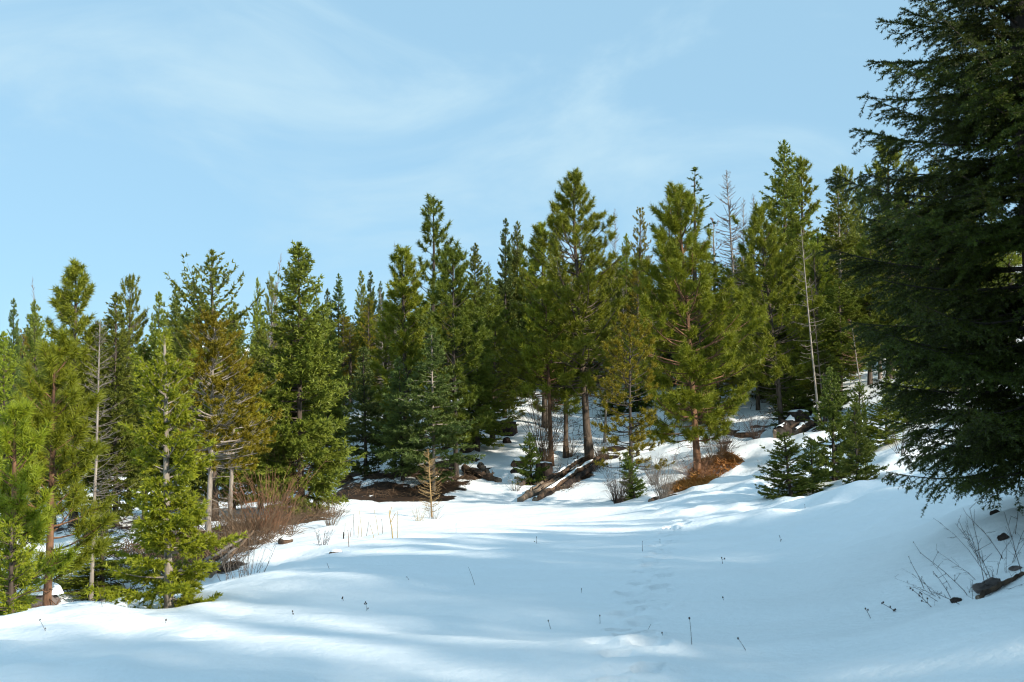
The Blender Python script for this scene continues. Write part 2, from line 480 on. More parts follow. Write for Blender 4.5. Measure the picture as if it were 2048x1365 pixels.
# ------------------------------------------------------------------ ground sheet
def spaced(stops):
    """stops: list of (pos, step) -> increasing coordinates with a step that changes smoothly"""
    p = [s[0] for s in stops]; st = [s[1] for s in stops]
    x = p[0]; r = [x]
    while x < p[-1]:
        x += float(np.interp(x, p, st)); r.append(x)
    return np.array(r)


gx = spaced([(-620, 40), (-120, 6), (-40, .9), (-16, .32), (-7, .095), (7, .095), (16, .30), (40, .9), (120, 6), (620, 40)])
gy = spaced([(-300, 30), (-60, 4), (0, .7), (5.5, .09), (6.5, .06), (16, .085), (28, .19), (50, .42), (70, .6), (110, 2), (200, 10), (700, 60)])
X, Y = np.meshgrid(gx, gy)
Z = height(X, Y)
nx, ny = len(gx), len(gy)
idx = np.arange(nx * ny).reshape(ny, nx)
quads = np.stack([idx[:-1, :-1], idx[:-1, 1:], idx[1:, 1:], idx[1:, :-1]], -1).reshape(-1, 4)

# patches where the snow has melted off: photo column, distance, radius across, radius along, strength
BARE = [(790, 38.7, 1.7, .9, 1.0), (865, 38.5, 1.1, .8, 1.0), (715, 39.2, 1.0, 1.0, .9), (700, 42, .9, 1.2, .7), (860, 44, 1.4, 1.0, .8), (700, 39.6, 1.1, 1.6, .8), (760, 39.8, 1.4, 1.6, 1.0), (830, 39.4, 1.5, 1.3, 1.0), (890, 40, 1.2, 1.6, 1.0), (770, 42, 1.6, 1.3, .62), (720, 43, 1.2, .9, .5), (840, 42.5, 1.8, 1.5, .8), (930, 41.4, .8, .9, .8),
        (955, 42.6, .8, .7, .9), (915, 44.5, 1.2, .8, .7), (930, 49, .9, .8, .8), (960, 52, 1.0, .8, .8), (735, 46, 1.0, .8, .6),
        (1110, 39.2, .8, 1.1, .66), (1150, 41.3, 1.0, 1.3, .78), (1188, 43.3, 1.1, 1.0, .95), (1230, 44.5, .8, .7, .7), (1090, 41.5, .5, .5, .8), (1090, 42, .5, .6, .6), (1240, 34.3, .55, .5, .75), (1270, 34.5, .5, .5, .6),
        (1395, 36.6, .9, .7, .95), (1425, 38.5, .8, .9, .8), (1350, 33, .6, .5, .8), (1450, 41, .7, .7, .6), (1490, 43.5, 1.2, .6, .75), (1530, 44.5, 1.0, .6, .6), (1640, 40, .9, .8, .6), (1660, 45, 1.1, .9, .6),
        (470, 27, 1.6, 3.2, .75), (430, 23, 1.3, 2.6, .70), (560, 30, 1.6, 2.2, .85), (610, 33, 1.2, 1.6, .9), (640, 32, .7, 1.2, .7), (410, 20, .9, 1.6, .60), (350, 24, 2.0, 3, .5), (530, 45.5, 1.2, .7, .8), (600, 46, 1.1, .7, .8), (420, 47.2, .6, .4, .6),
        (100, 20, 2.0, 2.2, .42), (240, 22, 2.2, 2.6, .50), (230, 31, 2.0, 3.0, .5), (60, 17, 1.2, 1.2, .4), (360, 38, 3, 2, .5)]
bare = np.zeros_like(X)
for (u, d, rx, ry, s) in BARE:
    cx = (u - 1024) / F * d * 1.0
    q = ((X - cx) / rx) ** 2 + ((Y - d) / ry) ** 2
    bare = np.maximum(bare, min(s, .74) * np.clip(1.25 - q * .8, 0, 1))
bare += (0.14 * vnoise(X / .8, Y / .5, 21) + .10 * vnoise(X / .3, Y / .25, 25)) * (bare > .02)
hillw = np.clip((Y - 44) / 10, 0, 1) * np.clip((110 - Y) / 20, 0, 1)
bare = np.maximum(bare, hillw * (0.34 + .30 * vnoise(X / 2.1, Y / 1.7, 22)))
for (wu, wd) in WELLS[1:]:
    q = (X - (wu - 1024) / F * wd) ** 2 + (Y - wd) ** 2
    bare = np.maximum(bare, .62 * np.exp(-q / .30) * (.75 + .5 * vnoise(X / .5, Y / .5, 23)))
rock_zone = np.exp(-(((X - 4.55) / .5) ** 2 + ((Y - 9.2) / .55) ** 2))
litter = np.clip(1.25 * np.clip((Y - 30) / 10, 0, 1) + .8 * np.exp(-((X - 4.5) / 1.2) ** 2 - ((Y - 10) / 2) ** 2), 0, 1)
litter = np.maximum(litter, np.clip((-X - 4.2 - .06 * (Y - 12)) / 2, 0, 1) * (Y > 14)) * (1 - road_w(X, Y))

V = np.stack([X, Y, Z], -1).reshape(-1, 3)
gm = mk_mesh('snowy_ground', V, [quads], M['ground'], bare=np.clip(bare, 0, 1).ravel())
a = gm.attributes.new('litter', 'FLOAT', 'POINT'); a.data.foreach_set('value', litter.ravel().astype(np.float32))
tag(link('snowy_ground', gm), 'snow covered clearing, track and wooded hillside', 'ground', kind='structure')

# ------------------------------------------------------------------ tree builders
UP = np.array([0, 0, 1.0])


def trunk_poly(h, r0, g, wob=.012, k=9, top=.012):
    t = np.linspace(0, 1, k)
    off = np.cumsum(g.normal(size=(k, 2)) * wob * h / k * 1.6, axis=0); off -= off[0]
    P = np.stack([off[:, 0], off[:, 1], t * h - .25 * (t == 0)], -1)
    R = r0 * (1 - t) ** .85 + top
    R[0] *= 1.35
    return P, R, t


def along(P, z):
    return np.stack([np.interp(z, P[:, 2], P[:, 0]), np.interp(z, P[:, 2], P[:, 1]), z], -1)


def branch_set(h, R, c0, g, whorl, nb, prof, up_top, up_bot, lenvar=.25, zpow=1.0):
    """branches in loose whorls; returns base z, azimuth, length, slope"""
    zs = []; z = c0 * h
    while z < h * .985:
        t = (z / h - c0) / (1 - c0)
        k = max(2, int(round(nb * (1 - .35 * t) + g.normal() * .8)))
        zs += list(z + g.normal(size=k) * whorl * .30)
        z += whorl * (1 - .45 * t) * g.uniform(.8, 1.2)
    zs = np.clip(np.array(zs), c0 * h * .9, h * .99)
    t = np.clip((zs / h - c0) / (1 - c0), 0, 1)
    az = g.uniform(0, 2 * pi, len(zs))
    L = R * prof(t) * np.clip(1 + g.normal(size=len(zs)) * lenvar, .45, 1.5) + .05
    sl = up_bot + (up_top - up_bot) * t ** 1.3 + g.normal(size=len(zs)) * .10
    return zs, az, L, sl, t


def fir_tree(h, R, c0=.05, seed=0, whorl=.30, nb=6, twsp=.058, step=.085, nl=.12, nw=.048, nper=3, up_top=.9, up_bot=-.12,
             droop=.10, lens=1.0, prof=None, r0=None, lenvar=.22, tone=.5, tipup=.25):
    g = np.random.default_rng(seed)
    prof = prof or (lambda t: np.minimum(1, 1.12 * (1 - t) ** .85) * np.clip(.55 + t * 3.5, 0, 1) + .01)
    TP, TR, _ = trunk_poly(h, r0 or (h * .0105 + .012), g, wob=.006)
    zs, az, L, sl, t = branch_set(h, R, c0, g, whorl, nb, prof, up_top, up_bot, lenvar)
    B = along(TP, zs)
    rad = np.stack([np.cos(az), np.sin(az), np.zeros_like(az)], -1)
    lat = np.stack([-np.sin(az), np.cos(az), np.zeros_like(az)], -1)
    cur = tipup + g.normal(size=len(zs)) * .08          # tips turn up
    s0 = sl - cur * .5

    def pt(i, s):
        return B[i] + rad[i] * (L[i] * s)[:, None] + UP * (L[i] * (s0[i] * s + cur[i] * s * s))[:, None]
    # wood
    k = 5; ss = np.linspace(0, .92, k)
    P = np.stack([pt(np.arange(len(zs)), np.full(len(zs), s)) for s in ss], 1)
    RR = (.006 + .010 * L)[:, None] * (1 - .85 * ss)[None]
    bag = Bag(); v, f = tubes(TP[None], TR[None], 9); bag.add(v, f, 0)
    v, f = tubes(P, RR, 4); bag.add(v, f, 0)
    # twigs
    ntw = np.maximum(3, (L / twsp).astype(int)); i = np.repeat(np.arange(len(zs)), ntw)
    s = g.uniform(.10, 1, len(i)) ** .85
    side = np.where(g.random(len(i)) < .5, 1.0, -1.0)
    main = g.random(len(i)) < .14
    tl = np.where(main, .30 * L[i], (.44 * L[i] * np.clip(1.05 - s, .05, 1) ** .75 * g.uniform(.55, 1.1, len(i)) + .05) * lens)
    fw = unit(rad[i] + UP * (s0[i] + 2 * cur[i] * s)[:, None])
    td = np.where(main[:, None], fw, unit(fw * .72 + lat[i] * (side * g.uniform(.45, .9, len(i)))[:, None] + UP * (g.normal(size=len(i)) * .20 - droop * .5)[:, None]))
    tp = pt(i, np.where(main, s * .7, s))
    npnt = np.maximum(2, (tl / step).astype(int)); j = np.repeat(np.arange(len(i)), npnt)
    q = g.uniform(.05, 1, len(j))
    pos = tp[j] + td[j] * (tl[j] * q)[:, None] - UP * (droop * tl[j] * q * q)[:, None]
    jj = np.repeat(np.arange(len(j)), nper)
    d = unit(td[j][jj] * .75 + g.normal(size=(len(jj), 3)) * .42 + UP * .06)
    ln = nl * g.uniform(.65, 1.25, len(jj)); wd = nw * g.uniform(.7, 1.3, len(jj))
    Vt = tri_soup(pos[jj], d, ln, wd, g)
    tw_t = g.beta(2, 2, len(i)); tn = np.clip(tw_t[j][jj] * .6 + .4 * g.random(len(jj)) + .25 * (q[jj] - .5) + (tone - .5), 0, 1)
    # leader
    m = 40 * nper; zz = h - g.uniform(0, .05, m) * h * (.3 + .7 * (h < 4))
    lp = along(TP, np.minimum(zz, h)); ld = unit(np.stack([g.normal(size=m) * .5, g.normal(size=m) * .5, np.abs(g.normal(size=m)) + .4], -1))
    Vt = np.concatenate([Vt, tri_soup(lp, ld, nl * g.uniform(.7, 1.2, m), np.full(m, nw), g)])
    tn = np.concatenate([tn, g.random(m)])
    Ft = np.arange(len(Vt)).reshape(-1, 3)
    return bag, Vt, Ft, tn


def pine_tree(h, R, c0=.25, seed=0, whorl=.42, nb=5, nl=.17, nw=.012, nn=34, up_top=.95, up_bot=.05, prof=None, r0=None, sub=5.0,
              cur=.35, lenvar=.28, tuft=.9, dead=0, wob=.012, inner=.30):
    g = np.random.default_rng(seed)
    prof = prof or (lambda t: np.clip((1 - t) ** .7, 0, 1) * np.clip(.62 + t * 2.2, 0, 1) + .03)
    TP, TR, _ = trunk_poly(h, r0 or (h * .0125 + .015), g, wob=wob)
    zs, az, L, sl, t = branch_set(h, R, c0, g, whorl, nb, prof, up_top, up_bot, lenvar)
    B = along(TP, zs)
    rad = np.stack([np.cos(az), np.sin(az), np.zeros_like(az)], -1)
    lat = np.stack([-np.sin(az), np.cos(az), np.zeros_like(az)], -1)
    cu = cur + g.normal(size=len(zs)) * .12
    bend = g.normal(size=len(zs)) * .18
    s0 = sl - cu * .5

    def pt(i, s):
        return B[i] + rad[i] * (L[i] * s)[:, None] + UP * (L[i] * (s0[i] * s + cu[i] * s * s))[:, None] + lat[i] * (L[i] * bend[i] * s * s)[:, None]
    bag = Bag(); v, f = tubes(TP[None], TR[None], 10); bag.add(v, f, 0)
    k = 6; ss = np.linspace(0, 1, k)
    P = np.stack([pt(np.arange(len(zs)), np.full(len(zs), s)) for s in ss], 1)
    RR = (.007 + .013 * L)[:, None] * (1 - .8 * ss)[None]
    v, f = tubes(P, RR, 5); bag.add(v, f, 0)
    # side shoots
    ns = np.maximum(2, (L * sub + 1).astype(int)); i = np.repeat(np.arange(len(zs)), ns)
    s = inner + (1 - inner) * g.random(len(i)) ** .8
    first = np.concatenate([[True], i[1:] != i[:-1]]); s[first] = 1.0
    side = np.where(g.random(len(i)) < .5, 1.0, -1.0)
    fw = unit(rad[i] + UP * (s0[i] + 2 * cu[i] * s)[:, None])
    sd = np.where(first[:, None], fw, unit(fw * .7 + lat[i] * (side * g.uniform(.3, .95, len(i)))[:, None] + UP * (g.normal(size=len(i)) * .32 + .16)[:, None]))
    sl_ = np.where(first, .08, (.40 * L[i] * (1.1 - s) + .10) * g.uniform(.6, 1.2, len(i)))
    A = pt(i, s); E = A + sd * sl_[:, None] + UP * (.18 * sl_)[:, None]
    v, f = tubes(np.stack([A, (A + E) / 2 - UP * (.03 * sl_)[:, None], E], 1), np.stack([np.full(len(i), .009), np.full(len(i), .007), np.full(len(i), .005)], 1), 3)
    bag.add(v, f, 0)
    if dead:
        dz = g.uniform(.04, max(c0, .12), dead) * h; da = g.uniform(0, 2 * pi, dead); dl = R * g.uniform(.3, .75, dead)
        db = along(TP, dz); dr = np.stack([np.cos(da), np.sin(da), g.normal(size=dead) * .15 - .05], -1)
        mid = db + dr * (dl * .5)[:, None] + g.normal(size=(dead, 3)) * .06; end = db + dr * dl[:, None] + UP * (dl * g.uniform(-.2, .25, dead))[:, None]
        v, f = tubes(np.stack([db, mid, end], 1), np.stack([np.full(dead, .013), np.full(dead, .009), np.full(dead, .004)], 1), 4); bag.add(v, f, 0)
        kk = np.repeat(np.arange(dead), 3); sa = g.uniform(.3, .9, len(kk)); pa = db[kk] + (end - db)[kk] * sa[:, None]
        pe = pa + unit(dr[kk] + g.normal(size=(len(kk), 3)) * .7) * (dl[kk] * .3)[:, None]
        v, f = tubes(np.stack([pa, pe], 1), np.stack([np.full(len(kk), .006), np.full(len(kk), .003)], 1), 3); bag.add(v, f, 0)
    # tufts
    ax = unit(sd + UP * .35); T = E
    lead = along(TP, np.array([h])); T = np.concatenate([T, lead, lead - UP * .15]); ax = np.concatenate([ax, UP[None], UP[None]])
    j = np.repeat(np.arange(len(T)), nn)
    q = g.random(len(j))
    pos = T[j] - ax[j] * (q * nl * 1.35 * tuft)[:, None]
    rnd = unit(g.normal(size=(len(j), 3)))
    d = unit(ax[j] * g.uniform(.25, 1.25, len(j))[:, None] + rnd * .95)
    ln = nl * g.uniform(.65, 1.15, len(j)); wd = nw * g.uniform(.8, 1.3, len(j))
    Vt = tri_soup(pos, d, ln, wd, g)
    tt = g.beta(2, 2, len(T)); tn = np.clip(tt[j] * .65 + .35 * g.random(len(j)), 0, 1)
    return bag, Vt, np.arange(len(Vt)).reshape(-1, 3), tn


def bare_tree(h, R, c0=.2, seed=0, whorl=.30, nb=5, up_top=.8, up_bot=-.05, r0=None, tw=3.0, thin=1.0, cur=.25, prof=None):
    g = np.random.default_rng(seed)
    prof = prof or (lambda t: (1 - t) ** .8 * np.clip(.5 + t * 2, 0, 1) + .03)
    TP, TR, _ = trunk_poly(h, r0 or (h * .008 + .01), g, wob=.008, top=.006)
    zs, az, L, sl, t = branch_set(h, R, c0, g, whorl, nb, prof, up_top, up_bot, .3)
    B = along(TP, zs); rad = np.stack([np.cos(az), np.sin(az), np.zeros_like(az)], -1); lat = np.stack([-np.sin(az), np.cos(az), np.zeros_like(az)], -1)
    cu = cur + g.normal(size=len(zs)) * .2; be = g.normal(size=len(zs)) * .2; s0 = sl - cu * .5

    def pt(i, s):
        return B[i] + rad[i] * (L[i] * s)[:, None] + UP * (L[i] * (s0[i] * s + cu[i] * s * s))[:, None] + lat[i] * (L[i] * be[i] * s * s)[:, None]
    bag = Bag(); v, f = tubes(TP[None], TR[None], 8); bag.add(v, f, 0)
    br = Bag(); ss = np.linspace(0, 1, 5)
    P = np.stack([pt(np.arange(len(zs)), np.full(len(zs), s)) for s in ss], 1)
    v, f = tubes(P, ((.005 + .005 * L) * thin)[:, None] * (1 - .7 * ss)[None], 4); br.add(v, f, 0)
    i = np.repeat(np.arange(len(zs)), np.maximum(1, (L * tw + 1).astype(int))); s = g.uniform(.2, .95, len(i))
    A = pt(i, s); sd = unit(rad[i] * .7 + lat[i] * (g.choice([-1, 1], len(i)) * .7)[:, None] + g.normal(size=(len(i), 3)) * .25 + UP * .15)
    ln = (.35 * L[i] * (1.1 - s) + .06) * g.uniform(.6, 1.2, len(i)); E = A + sd * ln[:, None] + UP * (.15 * ln)[:, None]
    v, f = tubes(np.stack([A, (A + E) / 2, E], 1), np.stack([np.full(len(i), .0055), np.full(len(i), .0045), np.full(len(i), .003)], 1) * thin, 3); br.add(v, f, 0)
    return bag, br


def thing(name, label, cat, loc, group=None, rz=0):
    o = bpy.data.objects.new(name, None); COL.objects.link(o)
    o.empty_display_size = .3
    o.location = loc; o.rotation_euler.z = rz
    return tag(o, label, cat, group)


def put(name, label, loc, meshes, scale=(1, 1, 1), lean=(0, 0), rz=0, group=None, cat='tree'):
    """an Empty at the tree's foot with its parts"""
    o = thing(name, label, cat, loc, group)
    o.rotation_mode = 'ZYX'
    o.rotation_euler = (lean[1], lean[0], rz)
    o.scale = scale
    for pn, me in meshes:
        link(pn, me, o)
    return o


def green(build, wood, leaf, name):
    bag, Vt, Ft, tn = build
    return [('trunk', bag.mesh(name + '_trunk', [wood])), ('crown', mk_mesh(name + '_crown', Vt, [Ft], leaf, tint=tn, smooth=False))]


def naked(build, wood, twig, name):
    bag, br = build
    return [('trunk', bag.mesh(name + '_trunk', [wood])), ('crown', br.mesh(name + '_crown', [twig]))]


# ---- prototypes shared by many trees (about 10 m tall)
PROTO = {}
PROTO['fir'] = [(11, 2.0, green(fir_tree(11, 2.0, .07 + .08 * i, 101 + i, nb=7, up_bot=-.18 + .08 * i, nl=.16, nw=.062), M['bark'], M['fir'], 'fir')) for i in range(3)]
PROTO['fir_yellow'] = [(9, 1.7, green(fir_tree(9, 1.7, .05, 111 + i, nb=7, nl=.15, nw=.058), M['bark'], M['fir_yellow'], 'yellow_fir')) for i in range(2)]
PROTO['fir_blue'] = [(12, 1.7, green(fir_tree(12, 1.7, .12, 121 + i, nb=7, whorl=.36, nl=.17, nw=.066, up_bot=-.25), M['bark_dark'], M['fir_blue'], 'blue_fir')) for i in range(2)]
PROTO['fir_open'] = [(12, 1.4, green(fir_tree(12, 1.4, .15, 131 + i, nb=4, whorl=.62, nl=.17, nw=.055, up_bot=-.25, lenvar=.4, twsp=.09), M['bark'], M['fir_blue'], 'open_fir')) for i in range(1)]
PROTO['pine'] = [(12, 2.0, green(pine_tree(12, 2.0, .16, 141 + i, nb=6, nl=.23, nw=.034, nn=30), M['bark'], M['pine'], 'pine')) for i in range(3)]
PROTO['lodge'] = [(11, 1.4, green(pine_tree(11, 1.4, .22, 151 + i, nb=6, whorl=.36, nl=.12, nw=.034, nn=20, sub=7, cur=.2, up_bot=.1), M['bark'], M['olive'], 'lodgepole')) for i in range(2)]
PROTO['larch'] = [(12, 1.3, naked(bare_tree(12, 1.3, .25, 161 + i, whorl=.30, nb=6, thin=2.2, up_bot=.0), M['bark_pale'], M['twig_grey'], 'bare_larch')) for i in range(2)]
PROTO['sapling'] = [(2.6, .75, green(fir_tree(2.6, .75, .02, 171 + i, whorl=.155, nb=7, twsp=.032, step=.034, nl=.065, nw=.028, nper=4, up_top=.9, up_bot=-.05, lenvar=.25), M['bark_dark'], M['fir_sapling'], 'young_fir')) for i in range(3)]

print('protos', {k: [sum(len(m.polygons) for _, m in p[2]) for p in v] for k, v in PROTO.items()})
_use = {}


def tree_from(kind, ut, vt, d, hw, label, ub=None, group=None, name='conifer_tree', hmax=None, cat='tree'):
    base, vb = at(ub if ub is not None else ut, d)
    top = px(ut, vt, d)
    h = top[2] - base[2] + .1
    ps = PROTO[kind]; k = _use.get(kind, 0); _use[kind] = k + 1
    h0, r0, meshes = ps[k % len(ps)]
    sx = (hw * (.92 if kind == 'sapling' else 1.18) * d / F) / r0
    lean = atan2(top[0] - base[0], h)
    return put(name, label, (base[0], base[1], base[2] - .08), meshes, (sx, sx, h / h0), (lean, 0), rng.uniform(0, 6.28), group, cat)


def hero(ut, vt, ub, d, hw, label, fn, wood, leaf, name, bareness=None, cat='tree', **kw):
    base, vb = at(ub, d)
    top = px(ut, vt, d); h = top[2] - base[2] + .08
    lean = atan2(top[0] - base[0], h)
    R = hw * 1.08 * d / F
    b = fn(h, R, **kw)
    meshes = naked(b, wood, leaf, name) if fn is bare_tree else green(b, wood, leaf, name)
    return put(name, label, (base[0], base[1], base[2] - .06), meshes, (1, 1, 1), (lean, 0), 0, None, cat)

# ------------------------------------------------------------------ trees one by one, near to far
# left edge and lip
hero(30, 835, 22, 14.5, 78, 'bright green bushy pine cut by the left edge of the photo', pine_tree, M['bark_orange'], M['pine_bright'], 'ponderosa_pine', c0=.06, seed=1, whorl=.30, nb=7, nl=.16, nw=.013, nn=80, sub=8, up_top=1.2, up_bot=.2)
hero(108, 700, 95, 16.5, 88, 'bright green pine with orange lower trunk beside the left edge pine', pine_tree, M['bark_orange'], M['pine_bright'], 'ponderosa_pine', c0=.20, seed=2, whorl=.30, nb=7, nl=.18, nw=.014, nn=80, sub=7.5, up_top=1.2, up_bot=.15, dead=10, r0=.062)
hero(24, 1045, 22, 12.6, 66, 'small young fir low at the left edge, below the bushy pine', fir_tree, M['bark'], M['fir_young'], 'young_fir', c0=.03, seed=3, whorl=.13, nb=7, twsp=.028, step=.028, nl=.045, nw=.015, nper=4, up_top=.8, up_bot=.15)
hero(330, 668, 338, 12.0, 90, 'foreground young fir with long bare leader and pale trunk on the snow lip', fir_tree, M['bark_pale'], M['fir_young'], 'young_fir', c0=.03, seed=4, whorl=.22, nb=10, twsp=.028, step=.026, nl=.058, nw=.017, nper=5,
     up_top=1.0, up_bot=-.05, lenvar=.26, droop=.14, tipup=.25, r0=.042, prof=lambda t: np.interp(t, [0, .06, .2, .42, .58, .70, .80, .835, .86, 1], [.85, 1, .96, .74, .52, .46, .44, .40, .02, .0]))
hero(200, 640, 182, 18.5, 56, 'leafless grey snag with many bare twigs behind the left pines', bare_tree, M['bark_pale'], M['twig_grey'], 'dead_snag', c0=.22, seed=5, whorl=.13, nb=5, thin=.85, up_bot=-.1, tw=7, r0=.036)
hero(428, 640, 418, 24, 92, 'olive brown bushy lodgepole pine with slim bare lower trunk', pine_tree, M['bark_pale'], M['olive'], 'lodgepole_pine', c0=.38, seed=6, whorl=.22, nb=8, nl=.095, nw=.022, nn=50, sub=10, cur=.25, up_top=1.0, up_bot=.0, dead=14, r0=.062, prof=lambda t: np.interp(t, [0, .12, .3, .5, .7, 1], [.75, 1, .92, .62, .40, .05]))
hero(472, 735, 459, 26, 66, 'smaller olive pine close behind the olive lodgepole, thin straight trunk', pine_tree, M['bark_pale'], M['olive'], 'lodgepole_pine', c0=.45, seed=7, whorl=.24, nb=8, nl=.10, nw=.024, nn=46, sub=9, cur=.2, up_bot=-.05, dead=12, r0=.058)
hero(598, 490, 604, 33, 98, 'large dense green fir standing at the bend of the snowy track', fir_tree, M['bark'], M['fir'], 'big_fir', c0=.045, seed=8, whorl=.25, nb=9, nl=.14, nw=.050, twsp=.055, nper=4, up_top=.85, up_bot=-.22, droop=.14, tone=.58, prof=lambda t: np.interp(t, [0, .06, .2, .5, .8, .95, 1], [.40, .78, 1, .74, .34, .11, .02]))
# pines and firs over the left pines
hero(152, 530, 148, 31, 60, 'tall full pine rising above the left pines', pine_tree, M['bark'], M['pine'], 'ponderosa_pine', c0=.20, seed=9, whorl=.34, nb=6, nl=.22, nw=.028, nn=50, sub=7, up_top=1.2, up_bot=.1)
tree_from('pine', 258, 553, 37, 44, 'narrow pine with rounded top right of the tall full pine', name='ponderosa_pine')
tree_from('fir', 232, 590, 31, 62, 'grey green fir whose top leans on the narrow rounded pine', name='fir_tree')
tree_from('fir_blue', 28, 600, 46, 26, 'small dark fir top at the far left skyline', name='fir_tree')
tree_from('fir', 70, 604, 40, 42, 'fir beside the thin leaning dead stick at the far left', name='fir_tree')
tree_from('fir_yellow', 8, 668, 27, 60, 'shaggy yellow green fir at the left edge behind the bushy pine', name='fir_tree')
tree_from('fir', 110, 770, 30, 36, 'fir half hidden behind the bright pine with orange trunk', name='fir_tree')
tree_from('fir', 318, 588, 37, 44, 'pale green fir behind the leader of the foreground young fir', name='fir_tree')
tree_from('fir', 352, 578, 43, 38, 'pointed fir top just right of the pale green fir', name='fir_tree')
tree_from('fir', 290, 690, 34, 60, 'dark fir filling the gap behind the foreground young fir', name='fir_tree')
hero(425, 505, 430, 33, 84, 'fir with ragged open crown and two side tops above the olive pine', fir_tree, M['bark'], M['fir'], 'ragged_fir', c0=.10, seed=10, whorl=.36, nb=6, nl=.14, nw=.05, twsp=.055, up_top=1.15, up_bot=-.05, lenvar=.36, tipup=.6, droop=.05, tone=.6, prof=lambda t: np.interp(t, [0, .3, .6, .72, .86, 1], [.8, 1, .82, .7, .26, .03]))
tree_from('fir', 395, 610, 34, 36, 'slim fir close to the left of the ragged open fir', name='fir_tree')
tree_from('fir_yellow', 468, 610, 36, 40, 'light green fir at the right shoulder of the ragged open fir', name='fir_tree')
tree_from('fir_yellow', 515, 560, 48, 20, 'very thin pale fir left of the leaning snag', name='fir_tree')
tree_from('pine', 543, 555, 52, 24, 'slim pine behind the leaning snag', name='ponderosa_pine')
tree_from('fir', 520, 660, 40, 52, 'dense fir between the olive pine and the large dense fir', name='fir_tree')
tree_from('fir', 540, 850, 36, 50, 'low dark fir at the left foot of the large dense fir', ub=520, name='fir_tree')
tree_from('fir', 655, 580, 60, 24, 'small fir top right behind the large dense fir', name='fir_tree')
tree_from('fir_blue', 677, 550, 66, 28, 'taller dark fir in the pair right of the large dense fir', name='fir_tree')
tree_from('lodge', 700, 650, 58, 30, 'olive pine below the dark pair of distant firs', name='lodgepole_pine')
tree_from('fir_yellow', 722, 545, 64, 24, 'left one of twin far firs with lit tops', name='fir_tree')
tree_from('fir_blue', 742, 545, 68, 22, 'right one of twin far firs with lit tops', name='fir_tree')
tree_from('fir_blue', 762, 565, 66, 20, 'small far fir left of the dense middle pine', name='fir_tree')
tree_from('lodge', 737, 600, 56, 24, 'brownish thin pine with some rusty twigs below the twin far firs', name='lodgepole_pine')
hero(726, 700, 732, 42.5, 40, 'short dark fir alone on the shaded bank beside the large dense fir', fir_tree, M['bark_dark'], M['fir_blue'], 'dark_fir', c0=.06, seed=12, whorl=.26, nb=9, nl=.14, nw=.052, up_bot=-.1)
# middle
hero(800, 500, 812, 45, 58, 'dense dark pine with a lit pointed top, left of the tall thin pine', pine_tree, M['bark'], M['pine'], 'ponderosa_pine', c0=.06, seed=13, whorl=.36, nb=6, nl=.24, nw=.036, nn=44, sub=6, up_top=1.2, up_bot=.1)
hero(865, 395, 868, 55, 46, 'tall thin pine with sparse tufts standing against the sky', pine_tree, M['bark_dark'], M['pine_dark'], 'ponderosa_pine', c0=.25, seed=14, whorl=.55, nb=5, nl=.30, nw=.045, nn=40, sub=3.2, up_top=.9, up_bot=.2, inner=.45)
hero(905, 498, 912, 42, 64, 'full dark pine with trunk base showing on the shaded bank', pine_tree, M['bark_dark'], M['pine_dark'], 'ponderosa_pine', c0=.16, seed=15, whorl=.36, nb=6, nl=.23, nw=.034, nn=46, sub=6.5, up_top=1.25, up_bot=.05, r0=.10, dead=6)  # darker needle colour paints in the shade of neighbouring trees
hero(862, 660, 868, 40, 74, 'spreading fir with thin pale trunk in front of the full dark pine', fir_tree, M['bark_pale'], M['fir_blue'], 'spreading_fir', c0=.10, seed=16, whorl=.30, nb=8, nl=.14, nw=.05, up_bot=-.12, up_top=.5, tipup=.1, tone=.45, r0=.06)  # shade from nearby trees is put into the darker needle colour
hero(800, 720, 806, 41, 46, 'dark drooping fir on the brown needle bank left of the spreading fir', fir_tree, M['bark_dark'], M['fir_blue'], 'dark_fir', c0=.14, seed=17, whorl=.28, nb=9, nl=.14, nw=.052, up_bot=-.2, tone=.4)  # needles darkened in colour and tone to stand for tree shade
tree_from('fir', 950, 489, 60, 36, 'fir with bare pale upper trunk and bushy flattened top', name='fir_tree')
tree_from('fir_blue', 1012, 440, 60, 30, 'bluish fir, the left one of the tall twin firs', name='fir_tree')
tree_from('fir', 1034, 446, 61, 32, 'greener fir, the right one of the tall twin firs', name='fir_tree')
tree_from('pine', 985, 640, 48, 52, 'dark pine between the twin firs and the full dark pine', name='ponderosa_pine')
tree_from('fir', 955, 620, 46, 54, 'sunlit fir below the flattened bushy top', name='fir_tree')
tree_from('fir', 1010, 620, 52, 50, 'dark fir over the snow capped stump', name='fir_tree')
hero(1080, 450, 1090, 51, 46, 'pine with pointed top left of the tallest middle pine', pine_tree, M['bark'], M['pine'], 'ponderosa_pine', c0=.2, seed=18, whorl=.4, nb=6, nl=.23, nw=.036, nn=40, up_top=1.2)
hero(1088, 575, 1103, 43.5, 66, 'pine with orange lit trunk, left of the tallest middle pine', pine_tree, M['bark_orange'], M['pine'], 'ponderosa_pine', c0=.33, seed=19, whorl=.42, nb=6, nl=.23, nw=.034, nn=48, up_top=1.0, up_bot=.0, dead=16, r0=.10)
hero(1130, 600, 1131, 44.5, 40, 'pine with plain brown trunk just left of the tallest pine trunk', pine_tree, M['bark'], M['pine_dark'], 'ponderosa_pine', c0=.40, seed=20, whorl=.42, nb=5, nl=.23, nw=.034, nn=40, dead=16, r0=.11)
